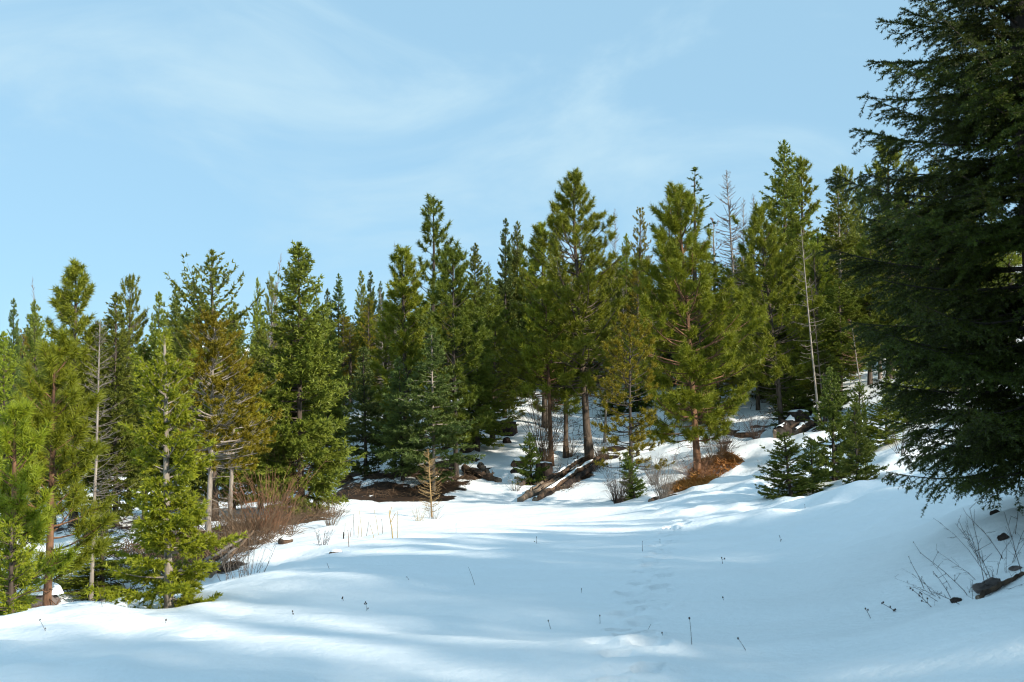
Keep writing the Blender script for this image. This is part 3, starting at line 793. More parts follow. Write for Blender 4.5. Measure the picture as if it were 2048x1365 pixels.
hero(1148, 345, 1180, 44, 112, 'tallest middle pine with broad crown and stout furrowed trunk', pine_tree, M['bark'], M['pine'], 'tall_pine', c0=.22, seed=21, whorl=.46, nb=8, nl=.24, nw=.026, nn=62, sub=5.0, up_top=.85, up_bot=.02, dead=22, r0=.17, cur=.45, lenvar=.3, wob=.016, prof=lambda t: np.interp(t, [0, .1, .3, .54, .68, .79, .9, 1], [.80, 1, .82, .58, .42, .27, .14, .02]))
hero(1255, 640, 1264, 34, 56, 'small dark olive pine with thin crooked trunk at the bank foot', pine_tree, M['bark_dark'], M['olive'], 'small_pine', c0=.22, seed=22, whorl=.30, nb=6, nl=.12, nw=.026, nn=36, sub=7, up_top=.9, up_bot=-.1, dead=8, r0=.065, prof=lambda t: np.interp(t, [0, .15, .5, .8, 1], [1, .9, .8, .5, .1]))
tree_from('lodge', 1280, 418, 62, 28, 'far olive pine with small dense round top, between the two big pines', name='lodgepole_pine')
tree_from('fir_yellow', 1253, 470, 64, 24, 'thin pale fir beside the far olive round top', name='fir_tree')
tree_from('lodge', 1275, 545, 54, 34, 'yellow brown pine standing between the two big middle pines', name='lodgepole_pine')
hero(1352, 380, 1397, 38, 98, 'bright yellow green pine with long needles right of the tallest pine', pine_tree, M['bark_orange'], M['pine_bright'], 'long_needled_pine', c0=.14, seed=23, whorl=.42, nb=7, nl=.26, nw=.024, nn=66, sub=5.2, up_top=1.35, up_bot=-.05, dead=10, r0=.125, cur=.45, prof=lambda t: np.interp(t, [0, .08, .25, .5, .7, .85, 1], [.55, .9, 1, .78, .48, .26, .05]))
hero(1337, 370, 1340, 58, 30, 'bare larch with curved twigs behind the bright pine top', bare_tree, M['twig_dark'], M['twig_dark'], 'bare_larch', c0=.3, seed=24, whorl=.30, nb=6, thin=2.4, up_bot=.1)
tree_from('fir_open', 1390, 338, 58, 60, 'tall sparse fir standing clear against the sky, right of the bright pine', name='fir_tree')
hero(1450, 340, 1480, 55, 42, 'tallest bare grey larch rising in the gap against the sky', bare_tree, M['bark_pale'], M['twig_grey'], 'bare_larch', c0=.30, seed=25, whorl=.26, nb=6, thin=2.3, up_bot=-.1, cur=.35, r0=.10)
tree_from('larch', 1486, 395, 62, 22, 'shorter bare larch right of the tallest bare grey larch', name='bare_larch')
tree_from('larch', 1507, 388, 64, 26, 'faint bare larch beside the big right fir pair', name='bare_larch')
tree_from('larch', 1107, 395, 62, 20, 'thin bare stick tree left of the tallest pine top', name='bare_larch')
tree_from('larch', 1230, 418, 66, 18, 'thin bare stick tree right of the tallest pine', name='bare_larch')
hero(1424, 440, 1430, 62, 24, 'thin dead tree with rusty red needles behind the bright pine', pine_tree, M['bark_pale'], M['rust'], 'dead_pine', c0=.35, seed=26, whorl=.5, nb=4, nl=.12, nw=.03, nn=10, sub=3, up_bot=.0)
hero(1518, 425, 1565, 42, 84, 'broad dark green pine with pale limbs before the tall right firs', pine_tree, M['bark'], M['pine'], 'ponderosa_pine', c0=.24, seed=27, whorl=.42, nb=6, nl=.24, nw=.028, nn=60, sub=5.4, up_top=1.2, up_bot=.1, dead=16, r0=.105, cur=.45, wob=.016)
tree_from('pine', 1432, 600, 47, 34, 'dark pine with slim trunk right behind the bright pine', ub=1437, name='ponderosa_pine')
tree_from('pine', 1474, 590, 50, 36, 'slim pine between the bright pine and the broad dark pine', ub=1478, name='ponderosa_pine')
tree_from('lodge', 1500, 580, 52, 34, 'thin trunked pine left of the broad dark pine', ub=1519, name='lodgepole_pine')
# right
hero(1566, 285, 1575, 52, 74, 'tallest right fir with grey green lit crown', fir_tree, M['bark'], M['fir'], 'tall_fir', c0=.15, seed=28, whorl=.34, nb=8, nl=.17, nw=.064, twsp=.065, step=.10, up_top=.95, up_bot=-.2, tone=.6, lenvar=.3)
hero(1602, 325, 1612, 54, 50, 'pine with round tufted tip right of the tallest right fir', pine_tree, M['bark'], M['pine'], 'ponderosa_pine', c0=.2, seed=29, whorl=.42, nb=6, nl=.22, nw=.038, nn=38, up_top=1.2)
tree_from('fir_yellow', 1636, 470, 50, 46, 'light green fir at the right side of the tufted pine', name='fir_tree')
hero(1603, 452, 1640, 40, 40, 'slender pale leaning snag with drooping dead twigs', bare_tree, M['bark_pale'], M['twig_grey'], 'dead_snag', c0=.25, seed=30, whorl=.32, nb=3, thin=1.3, up_bot=-.25, r0=.05, cur=.3)
hero(1618, 560, 1650, 41, 22, 'second thin brown pole right of the slender pale snag', bare_tree, M['bark'], M['twig_brown'], 'dead_snag', c0=.3, seed=31, whorl=.4, nb=3, thin=1.2, r0=.04)
hero(1675, 338, 1685, 55, 52, 'pale lit fir, the leftmost top beside the big dark near fir', fir_tree, M['bark_pale'], M['fir'], 'lit_fir', c0=.15, seed=32, whorl=.36, nb=8, nl=.17, nw=.064, twsp=.07, step=.10, up_bot=-.2, tone=.62, lenvar=.32)
tree_from('pine', 1695, 335, 58, 34, 'dark pointed tree just behind the pale lit fir', name='ponderosa_pine')
tree_from('fir_blue', 1721, 346, 60, 26, 'small blackish fir top left of the dead twiggy tree', name='fir_tree')
hero(1775, 286, 1780, 47, 62, 'tall pine whose top shows beside the big dark near fir', pine_tree, M['bark'], M['pine'], 'ponderosa_pine', c0=.2, seed=33, whorl=.44, nb=6, nl=.24, nw=.038, nn=40, up_top=1.2)
tree_from('pine', 1818, 320, 46, 44, 'pine behind the upper boughs of the big dark near fir', name='ponderosa_pine')
hero(1746, 385, 1760, 48, 30, 'dead grey tree with a tangle of twigs near the dark fir boughs', bare_tree, M['bark_pale'], M['twig_grey'], 'dead_snag', c0=.35, seed=34, whorl=.28, nb=5, thin=1.5)
tree_from('fir', 1740, 470, 46, 56, 'green fir below the dead twiggy grey tree', name='fir_tree')
tree_from('fir', 1868, 330, 40, 70, 'fir seen through the boughs of the big near fir', name='fir_tree')
tree_from('fir', 1930, 420, 38, 80, 'fir deep behind the trunk side of the big near fir', name='fir_tree')
tree_from('fir_yellow', 1815, 640, 34, 40, 'bright lit fir glimpsed under the big near fir', name='fir_tree')
tree_from('fir', 1680, 560, 45, 60, 'dark full fir on the hillside above the young firs', name='fir_tree')
tree_from('fir', 1560, 560, 49, 56, 'full fir behind the trunk of the broad dark pine', name='fir_tree')
hero(1700, 640, 1738, 33, 24, 'leafless aspen sapling with reddish twig tips on the right bank', bare_tree, M['bark_pale'], M['twig_red'], 'aspen_sapling', c0=.55, seed=35, whorl=.14, nb=3, thin=.9, r0=.026, cur=.5)
tree_from('fir_yellow', 1775, 755, 31, 34, 'fir on the bank at the left of the big near fir boughs', ub=1772, name='fir_tree')
# young firs on the right bank
G = 'young firs on the snowy right bank'
tree_from('sapling', 1568, 868, 27, 64, 'widest young fir, leftmost in the right bank row', ub=1584, group=G, name='young_fir')
tree_from('sapling', 1622, 885, 27.6, 40, 'second young fir of the row, short and bushy', ub=1626, group=G, name='young_fir')
tree_from('sapling', 1662, 740, 28.4, 52, 'tallest young fir of the row with a long thin leader', ub=1668, group=G, name='young_fir')
tree_from('sapling', 1708, 815, 26.6, 42, 'rightmost young fir of the row, set lower on the snow', ub=1716, group=G, name='young_fir')
tree_from('sapling', 1718, 770, 31, 38, 'young fir higher up behind the rightmost young fir', ub=1722, group=G, name='young_fir')
tree_from('sapling', 1058, 868, 40.2, 34, 'small lone fir on open snow left of the log pile', ub=1064, name='young_fir')
tree_from('sapling', 1250, 905, 33.6, 28, 'tiny fir at the foot of the small olive pine', ub=1272, name='young_fir')
tree_from('sapling', 1590, 770, 42, 50, 'bushy low fir beside the trunk of the broad dark pine', name='young_fir')
tree_from('fir', 1650, 700, 42, 44, 'dark fir behind the row of young firs', name='fir_tree')
tree_from('fir_yellow', 205, 1030, 19, 60, 'low bright fir between the left pine and the foreground young fir', name='fir_tree')

# thin sticks against the sky
tree_from('larch', 63, 550, 44, 14, 'thin leaning dead stick above the far left firs', ub=88, name='dead_snag')
tree_from('larch', 563, 505, 50, 16, 'pale snag leaning right above the left forest', ub=505, name='dead_snag')
tree_from('larch', 790, 482, 56, 9, 'thin bare spike behind the dense dark pine top', name='dead_snag')

# tops that close the skyline between the named trees
g = np.random.default_rng(79)
ZN = [(80, 'above the trees at the left edge'), (220, 'beside the tall full pine of the left'), (340, 'above the foreground young fir'), (480, 'beside the ragged open fir'), (580, 'by the pale leaning snag'), (690, 'beside the large dense fir'),
      (770, 'near the twin far firs'), (850, 'beside the dense dark pine'), (930, 'beside the tall thin pine'), (1000, 'by the flattened bushy fir top'), (1060, 'near the tall twin firs'), (1130, 'left of the tallest middle pine'), (1220, 'right of the tallest middle pine'),
      (1310, 'by the far olive round top'), (1400, 'beside the bright long needled pine'), (1490, 'under the tallest bare larch'), (1560, 'beside the broad dark pine'), (1650, 'by the tallest right firs'), (1740, 'beside the pale lit fir'), (9999, 'left of the near fir')]
LOOK = {'fir': 'green fir', 'fir_yellow': 'yellow green fir', 'lodge': 'olive pine', 'pine': 'tufted pine', 'fir_blue': 'bluish fir'}
for k, u in enumerate(np.arange(40, 1770, 43)):
    u = u + g.uniform(-12, 12); d = g.uniform(57, 72); v = np.interp(u, [0, 300, 600, 760, 900, 1050, 1200, 1300, 1400, 1500, 1700, 1800], [635, 640, 615, 600, 570, 505, 500, 490, 520, 505, 430, 410]) + g.uniform(-14, 26)
    kd = ['fir', 'lodge', 'fir_yellow', 'fir_blue', 'fir', 'pine'][g.integers(6)]
    zone = next(z for lim, z in ZN if u < lim)
    tree_from(kd, u, v, d, g.uniform(30, 44), f"{LOOK[kd]} top in the skyline {zone}, {['lower', 'higher'][k % 2]} one", group='trees closing the skyline', name={'lodge': 'lodgepole_pine', 'pine': 'ponderosa_pine'}.get(kd, 'fir_tree'))

# more of the wood: trees of the hillside that only show in the gaps between the named ones
SKY_U = [-300, 0, 100, 200, 300, 400, 500, 600, 700, 760, 850, 950, 1050, 1200, 1300, 1400, 1500, 1600, 1700, 1800, 2048, 2400]
SKY_V = [640, 660, 650, 680, 660, 650, 640, 630, 625, 610, 590, 570, 530, 520, 510, 540, 520, 480, 440, 420, 400, 380]
g = np.random.default_rng(77)
spots = []
fill_kinds = [('fir', 'fir_tree', 'dark green fir'), ('fir_yellow', 'fir_tree', 'yellow green fir'), ('pine', 'ponderosa_pine', 'tufted pine'),
              ('lodge', 'lodgepole_pine', 'olive pine'), ('fir_blue', 'fir_tree', 'bluish fir')]
ZONES = [(80, 'behind the trees at the left edge'), (220, 'behind the tall full pine of the left'), (340, 'behind the foreground young fir'), (480, 'behind the ragged open fir'),
         (580, 'behind the pale leaning snag'), (690, 'behind the large dense fir'), (770, 'under the twin far firs'), (850, 'behind the dense dark pine'), (930, 'behind the tall thin pine'),
         (1000, 'under the flattened bushy fir top'), (1060, 'uphill of the snow capped stump'), (1130, 'behind the orange lit pine trunk'), (1220, 'behind the tallest middle pine'),
         (1310, 'between the two big middle pines'), (1400, 'behind the bright long needled pine'), (1490, 'below the tallest bare larch'), (1560, 'behind the broad dark pine'),
         (1650, 'behind the tallest right firs'), (1740, 'behind the pale lit fir'), (1840, 'behind the left boughs of the near fir'), (9999, 'hidden behind the big near fir')]
tries = 0
while len(spots) < 205 and tries < 9000:
    tries += 1
    u = g.uniform(-120, 2060) if len(spots) < 165 else g.uniform(960, 1720); d = g.uniform(47, 90) if g.random() < .7 else g.uniform(53, 66)
    x = (u - 1024) / F * d
    if any((x - a) ** 2 + (d - b) ** 2 < (1.9 + .016 * d) ** 2 for a, b in spots): continue
    if d < 57 and 60 < u < 560: continue          # the track and its verge
    if d < 63 and 655 < u < 770: continue         # the snowy gully beside the big fir
    if d < 56 and 930 < u < 1075: continue        # the open slope by the stump
    if d < 55 and (1075 < u < 1400 or 1680 < u < 1860): continue   # snow seen between the trunks
    spots.append((x, d))
    sv = np.interp(u, SKY_U, SKY_V) + abs(g.normal()) * 30 + 6
    base, vb = at(u, d)
    hgt = (px(u, sv, d)[2] - base[2])
    if hgt < 2.5: continue
    hgt = min(hgt, g.uniform(8, 13))
    kd, nm, lb = fill_kinds[g.choice(5, p=[.40, .2, .2, .08, .12])]
    ps = PROTO[kd]; h0, r0, meshes = ps[g.integers(len(ps))]
    sc = hgt / h0; wx = sc ** .6 * g.uniform(.85, 1.15)
    zone = next(z for lim, z in ZONES if u < lim)
    lb = f"{'short' if hgt < 7 else 'mid sized' if hgt < 9.5 else 'tall'} {lb} {zone}, {'wood edge' if d < 57 else 'half way up' if d < 70 else 'far uphill'}"
    put(nm, lb, (base[0], base[1], base[2] - .1), meshes, (wx, wx, sc), (g.normal() * .015, 0), g.uniform(0, 6.28), 'trees crowding the hillside wood')

g = np.random.default_rng(78)
for k in range(46):
    u = g.uniform(660, 1800) if k < 36 else g.uniform(60, 660); d = g.uniform(44, 60)
    if d < 54 and u < 660: d += 9
    if 940 < u < 1072 and d < 58 or 655 < u < 775: continue
    if d < 52 and (1090 < u < 1400 or 1680 < u < 1860): continue
    x = (u - 1024) / F * d; hh = g.uniform(1.2, 3.6)
    h0, r0, meshes = PROTO['sapling'][g.integers(3)]; s = hh / h0
    zone = next(z for lim, z in ZONES if u < lim)
    put('young_fir', f"{'knee high' if hh < 1.8 else 'small' if hh < 2.7 else 'taller'} young fir {zone}, {'near the front' if d < 50 else 'among the trunks' if d < 55 else 'deep in the wood'}", (x, d, ground(x, d) - .05), meshes, (s * 1.1, s * 1.1, s), (0, 0), g.uniform(0, 6.28), 'small firs under the hillside wood')
for k in range(16):
    u = g.uniform(680, 1760) if k < 12 else g.uniform(80, 620); d = g.uniform(46, 64)
    if d < 56 and u < 660: d += 9
    x = (u - 1024) / F * d; hh = g.uniform(5, 9)
    h0, r0, meshes = PROTO['larch'][g.integers(2)]; s = hh / h0
    zone = next(z for lim, z in ZONES if u < lim)
    put('bare_larch', f"{'short' if hh < 6.5 else 'tall'} leafless pole {zone}, {'near the front' if d < 52 else 'deep in the wood'}", (x, d, ground(x, d) - .05), meshes, (s * .8, s * .8, s), (g.normal() * .04, 0), g.uniform(0, 6.28), 'bare poles among the hillside wood')

# tall conifers on the right hand bank, beside and behind the camera: they shade the field
g = np.random.default_rng(9)
EDGE = np.array([(-9, 3.5), (-4.6, 8.6), (-3.3, 11.4), (-2.4, 20.5), (1.2, 27.5), (5.4, 30), (9, 29), (13, 28.5)])       # where the shade ends on the field
SHX, SHY = -SD[0] / np.hypot(SD[0], SD[1]), -SD[1] / np.hypot(SD[0], SD[1])


def reach(x, y):
    best = 12.0
    for (ax_, ay_), (bx_, by_) in zip(EDGE[:-1], EDGE[1:]):
        dx_, dy_ = bx_ - ax_, by_ - ay_
        den = SHX * dy_ - SHY * dx_
        t_ = ((ax_ - x) * dy_ - (ay_ - y) * dx_) / den; q_ = ((ax_ - x) * SHY - (ay_ - y) * SHX) / den
        if t_ > 0 and -.02 <= q_ <= 1.02: best = t_
    return best


for (x, y, hh) in [(9.6, 7.2, 1.12), (8.4, 8.6, 1.05), (10.6, 9.6, 1.0), (12.5, 3.5, 1.0), (14.5, 6.5, 1.0), (11.0, -.5, 1.0), (13.6, .8, 1.0), (17, 9.5, 1.0), (12, -4.0, .98), (16, -2, 1.0), (20, 13.5, .98), (19, 5, 1.0), (9.3, -5.5, .98), (6.5, -8.6, 1), (23, 17, .95), (14.5, -7, 1), (3.5, -11, 1), (22, 10, 1), (12.5, 11.5, .95), (16.5, 3, 1.0), (15.5, 12.5, .97), (9.6, 2.2, 1.0), (7.6, -2.2, 1), (5, -5.5, 1), (2, -8, 1), (8.5, -9, 1), (11, -7.5, 1), (5, -14, 1), (0, -13, 1), (18.5, 8, 1), (21, 16, 1), (14, 9, 1), (10.2, 4.6, 1), (6.3, .3, 1), (8.6, -.4, 1), (4.6, -3.0, 1), (5.2, -1.6, .97), (7.4, -4.0, 1), (2.6, -5.0, 1), (6.6, -1.6, .92), (9.9, -2.4, 1), (4.4, -5.8, 1)]:
    hh = hh * reach(x, y) * tan(radians(SUN_EL)) * 1.06 - ground(x, y)
    if hh < 2: continue
    kd = ['fir', 'pine', 'fir_blue'][g.integers(3)]
    h0, r0, meshes = PROTO[kd][g.integers(len(PROTO[kd]))]
    s = hh / h0
    put('fir_tree' if kd != 'pine' else 'ponderosa_pine', 'tall conifer on the right hand bank outside the photo', (x, y, ground(x, y) - .1), meshes, (s * 1.2, s * 1.2, s), (0, 0), g.uniform(0, 6.28), 'conifers on the right hand bank')

# ------------------------------------------------------------------ the big fir close by on the right
def bough(Lb, seed):
    g = np.random.default_rng(seed)
    cur = g.uniform(-.10, .02); tip = g.uniform(.02, .12); bend = g.normal() * .10

    def ax(s): return np.stack([Lb * s, Lb * bend * s * s, Lb * (cur * np.sin(s * pi) + tip * s ** 3)], -1)
    wood = Bag(); ss = np.linspace(0, 1, 8)
    v, f = tubes(ax(ss)[None], ((.007 + .007 * Lb) * (1 - .85 * ss))[None], 6); wood.add(v, f)
    n = int(Lb / .040); s = np.sort(g.uniform(.10, .99, n)); side = np.where(np.arange(n) % 2 == 0, 1., -1.)
    A = ax(s); tl = (.46 * Lb * np.clip(1.04 - s, .03, 1) ** .8 * np.clip(.35 + s * 2.4, 0, 1) + .05) * g.uniform(.6, 1.15, n); tl = np.minimum(tl, .62)
    td = unit(np.stack([g.uniform(.55, .95, n), side * g.uniform(.35, .85, n), -g.uniform(.02, .55, n)], -1))
    dr = g.uniform(.05, .25, n)

    def tw(i, q): return A[i] + td[i] * (tl[i] * q)[:, None] - UP * (dr[i] * tl[i] * q * q)[:, None]
    qs = np.linspace(0, 1, 4); P = np.stack([tw(np.arange(n), np.full(n, q)) for q in qs], 1)
    v, f = tubes(P, np.full((n, 1), .0035) * (1 - .6 * qs)[None], 3); wood.add(v, f)
    ns = np.maximum(1, (tl / .066).astype(int)); i = np.repeat(np.arange(n), ns); q = g.uniform(.12, .95, len(i))
    B = tw(i, q); sl = (.34 * tl[i] * (1.1 - q) + .03) * g.uniform(.6, 1.3, len(i))
    lat = unit(np.cross(td[i], UP)) * g.choice([-1, 1], len(i))[:, None]
    sd = unit(td[i] * .75 + lat * .65 - UP * g.uniform(-.1, .35, len(i))[:, None])
    v, f = tubes(np.stack([B, B + sd * sl[:, None]], 1), np.stack([np.full(len(i), .0022), np.full(len(i), .0014)], 1), 3); wood.add(v, f)
    # needles on the twigs, shoots and the outer axis
    SP_ = .0085
    segs = []
    k = np.maximum(2, (tl / SP_).astype(int)); j = np.repeat(np.arange(n), k); u = g.random(len(j)); segs.append((tw(j, u), td[j] - UP * (2 * dr[j] * u)[:, None], g.beta(2, 2, n)[j]))
    k = np.maximum(2, (sl / SP_).astype(int)); j = np.repeat(np.arange(len(i)), k); u = g.random(len(j)); segs.append((B[j] + sd[j] * (sl[j] * u)[:, None], sd[j], g.beta(2, 2, len(i))[j]))
    m = int(Lb * .6 / SP_ * 1.5); u = g.uniform(.4, 1, m); segs.append((ax(u), np.tile([[1., 0, .05]], (m, 1)), g.random(m)))
    Pn = np.concatenate([a for a, b, c in segs]); Dn = unit(np.concatenate([b for a, b, c in segs])); Tn = np.concatenate([c for a, b, c in segs])
    Pn = np.repeat(Pn, 2, 0); Dn = np.repeat(Dn, 2, 0); Tn = np.repeat(Tn, 2)
    rn = g.normal(size=Pn.shape); rn -= Dn * (rn * Dn).sum(-1, keepdims=True)
    d = unit(Dn * g.uniform(.45, .9, len(Pn))[:, None] + unit(rn) * .75 + UP * .12)
    V = tri_soup(Pn, d, g.uniform(.024, .038, len(Pn)), np.full(len(Pn), .0095), g)
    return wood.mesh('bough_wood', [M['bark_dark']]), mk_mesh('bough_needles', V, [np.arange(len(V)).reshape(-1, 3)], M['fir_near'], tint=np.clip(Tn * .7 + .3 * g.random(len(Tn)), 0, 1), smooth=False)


BOUGHS = [(Lb, *bough(Lb, 300 + i)) for i, Lb in enumerate([.9, 1.25, 1.25, 1.6, 1.6, 1.6, 2.0, 2.0])]
g = np.random.default_rng(41)
NX, NY = px(2106, 930, 10.2)[:2]
nz_ = ground(NX, NY)
near = thing('big_fir', 'big dark fir close by on the right, its boughs reaching in from the photo edge', 'tree', (NX, NY, nz_ - .1))
TP, TR, _ = trunk_poly(12.5, .17, g, wob=.004)
v, f = tubes(TP[None], TR[None], 14); b_ = Bag(); b_.add(v, f); link('trunk', b_.mesh('big_fir_trunk', [M['bark_dark']]), near)
z = .72; cnt = 0
while z < 12.1:
    k = 7 if z < 8 else 5
    a0 = g.uniform(0, 6.28)
    for q in range(k):
        zz = z + g.normal() * .06
        az = a0 + q * 2 * pi / k + g.normal() * .25
        R = np.interp(zz, [.5, 1.1, 2, 3.5, 5, 6.4, 9, 12], [1.55, 1.8, 2.05, 1.9, 1.5, 1.0, .7, .2]) * g.uniform(.80, 1.10)
        c = [bb for bb in BOUGHS if abs(bb[0] - R) < .36] or [min(BOUGHS, key=lambda bb: abs(bb[0] - R))]
        Lb, mw, mn_ = c[g.integers(len(c))]
        pitch = np.interp(zz, [.5, 1.5, 3, 5, 7, 12], [-.12, -.12, .0, .16, .34, .75]) + g.normal() * .09
        p0 = along(TP, np.array([zz]))[0]
        o = link('branch', mw, near, tuple(p0))
        o.rotation_euler = (g.normal() * .18, -pitch, az)
        sc = R / Lb; o.scale = (sc, sc, sc)
        link('needles', mn_, o); cnt += 1
    z += np.interp(z, [0, 5, 7, 12], [.20, .235, .30, .42])
print('boughs', cnt)

# ------------------------------------------------------------------ shrubs, brush and stalks
def stems(n, h, spread, seed, curve=.3, r=.006, forks=4, flen=.35, base=.12, sides=3, hv=.3, up=1.0):
    g = np.random.default_rng(seed)
    az = g.uniform(0, 2 * pi, n); lean = spread * np.sqrt(g.random(n)); hh = h * np.clip(1 + g.normal(size=n) * hv, .3, 1.25)
    b0 = np.stack([np.cos(az) * base * g.random(n), np.sin(az) * base * g.random(n), np.full(n, -.06)], -1)
    d = np.stack([np.cos(az), np.sin(az), np.zeros(n)], -1)
    ss = np.linspace(0, 1, 5)
    wob = np.cumsum(g.normal(size=(n, 5, 3)) * .022 * h, axis=1); wob[:, 0] = 0
    P = b0[:, None] + d[:, None] * (lean[:, None] * (ss * (1 - curve) + curve * ss ** 2)[None])[..., None] + UP * (hh[:, None] * (ss * up + (1 - up) * np.sin(ss * pi * .8))[None])[..., None] + wob
    R = r * g.uniform(.7, 1.3, n)[:, None] * (1 - .7 * ss)[None]
    bag = Bag(); v, f = tubes(P, R, sides); bag.add(v, f)
    if forks:
        i = np.repeat(np.arange(n), forks); s = g.integers(1, 5, len(i)); fr = g.random(len(i))[:, None]
        A = P[i, s - 1] * (1 - fr) + P[i, s] * fr
        fd = unit(unit(P[i, s] - P[i, s - 1]) * .8 + g.normal(size=(len(i), 3)) * .45 + UP * .15)
        fl = flen * h * g.uniform(.4, 1.1, len(i)) * .6
        mid = A + fd * (fl * .5)[:, None]; E = A + fd * fl[:, None] + g.normal(size=(len(i), 3)) * .03
        v, f = tubes(np.stack([A, mid, E], 1), np.stack([np.full(len(i), r * .6), np.full(len(i), r * .45), np.full(len(i), r * .3)], 1), 3); bag.add(v, f)
    return bag


def shrub(name, label, u, d, h, spread, n, mat, seed, group=None, **kw):
    p, _ = at(u, d)
    b = stems(n, h, spread, seed, **kw)
    o = link(name, b.mesh(name, [M[mat]]), None, (p[0], p[1], p[2]))
    return tag(o, label, 'shrub', group)


shrub('willow_shrub', 'large bare shrub of reddish upright stems on the left slope of the track', 535, 25.5, 1.35, 1.2, 85, 'twig_red', 1, curve=.55, r=.008, forks=6, base=.5, hv=.4)
shrub('willow_shrub', 'grey brown spreading shrub mixed into the left side of the reddish one', 500, 24.6, 1.0, 1.2, 90, 'twig_brown', 31, curve=.6, r=.007, forks=6, base=.6, hv=.4)
shrub('willow_shrub', 'orange brown thin bush against the snow left of the large dense fir', 560, 33, 1.7, .5, 60, 'twig_red', 2, r=.007, base=.35)
shrub('willow_shrub', 'grey brown leafless willow arching beside the orange pine trunk', 1088, 42.6, 2.6, 1.5, 75, 'twig_brown', 3, curve=.5, r=.010, forks=8)
shrub('bare_shrub', 'dark rounded leafless shrub under the small olive pine', 1236, 33.3, .95, .5, 80, 'twig_dark', 4, r=.006, forks=6)
shrub('bare_shrub', 'pale grey feathery shrub left of the orange ferns', 1325, 32.6, 1.15, .75, 100, 'twig_grey', 5, r=.005, forks=6, curve=.4)
shrub('bare_shrub', 'small grey twiggy shrub up the bank above the feathery one', 1308, 37, .9, .6, 50, 'twig_grey', 6, r=.006, forks=6)
shrub('bare_shrub', 'purplish dark shrub on the bank right of the bright pine trunk', 1448, 39.5, 1.0, .8, 90, 'twig_dark', 7, r=.006, forks=7)
shrub('bare_shrub', 'dark low shrub at the snow edge below the broad dark pine', 1512, 40.5, .85, .75, 70, 'twig_dark', 8, r=.006, forks=6)
shrub('bare_shrub', 'brown twiggy bush among the orange ferns', 1392, 35.6, .8, .8, 90, 'twig_red', 41, r=.006, forks=6, base=.4)
shrub('bare_shrub', 'rust brown bush in the upper ferns', 1432, 38.0, .8, .8, 80, 'twig_brown', 42, r=.006, forks=6, base=.4)
shrub('bare_shrub', 'sparse wiry bush around the long brown rock', 1990, 9.25, .42, .45, 12, 'twig_dark', 43, r=.0032, forks=7, base=.3, hv=.4)
shrub('bare_shrub', 'wiry weeds leaning left beside the long brown rock', 1925, 9.1, .22, .45, 12, 'twig_dark', 44, r=.003, forks=6, base=.35, hv=.4)
shrub('bare_shrub', 'few leafless stems beside the bank fir left of the near fir', 1802, 28.5, .95, .6, 22, 'twig_dark', 9, r=.007, forks=4)
shrub('bare_shrub', 'brown bush between the log pile and the tallest pine', 1200, 43.2, .8, .6, 50, 'twig_brown', 10, r=.007, forks=6)
shrub('bare_shrub', 'small brown bush beside the second stump', 1140, 44.3, .8, .5, 46, 'twig_brown', 11, r=.007, forks=6)
shrub('bare_shrub', 'sparse bush on the snow left of the log pile', 1030, 39, .5, .5, 26, 'twig_grey', 12, r=.006, forks=5)
shrub('bare_shrub', 'thin bush behind the row of young firs', 1545, 31, .6, .5, 24, 'twig_grey', 13, r=.006, forks=4)
shrub('dead_weed_clump', 'grey dead weeds leaning over the lip of the snow field', 500, 15.6, .62, .30, 22, 'twig_grey', 14, r=.004, forks=3, base=.35)
shrub('dead_weed_clump', 'second clump of grey weeds nearer the brush on the lip', 472, 15.9, .52, .25, 16, 'twig_grey', 15, r=.004, forks=3, base=.3)
shrub('dead_weed_clump', 'small dark twiggy weed standing alone on the lit slope', 645, 21.5, .32, .2, 18, 'twig_dark', 16, r=.004, forks=4)
shrub('dead_weed_clump', 'pale grass clump at the edge of the brown brush', 662, 26.5, .6, .35, 60, 'twig_brown', 17, r=.004, forks=1)
shrub('dead_weed_clump', 'thin dry weeds left of the yellow larch sapling', 838, 29, .5, .3, 24, 'straw', 18, r=.004, forks=2)
shrub('dead_weed_clump', 'thin dry weeds at the foot of the yellow larch sapling', 868, 30.2, .45, .3, 24, 'twig_grey', 19, r=.004, forks=2)
hero(857, 900, 864, 30.5, 26, 'yellowish leafless larch sapling standing alone at the bend', bare_tree, M['larch_gold'], M['larch_gold'], 'larch_sapling', c0=.12, seed=51, whorl=.09, nb=4, thin=1.1, r0=.022, up_top=.6, up_bot=.15, tw=6, cur=.35)


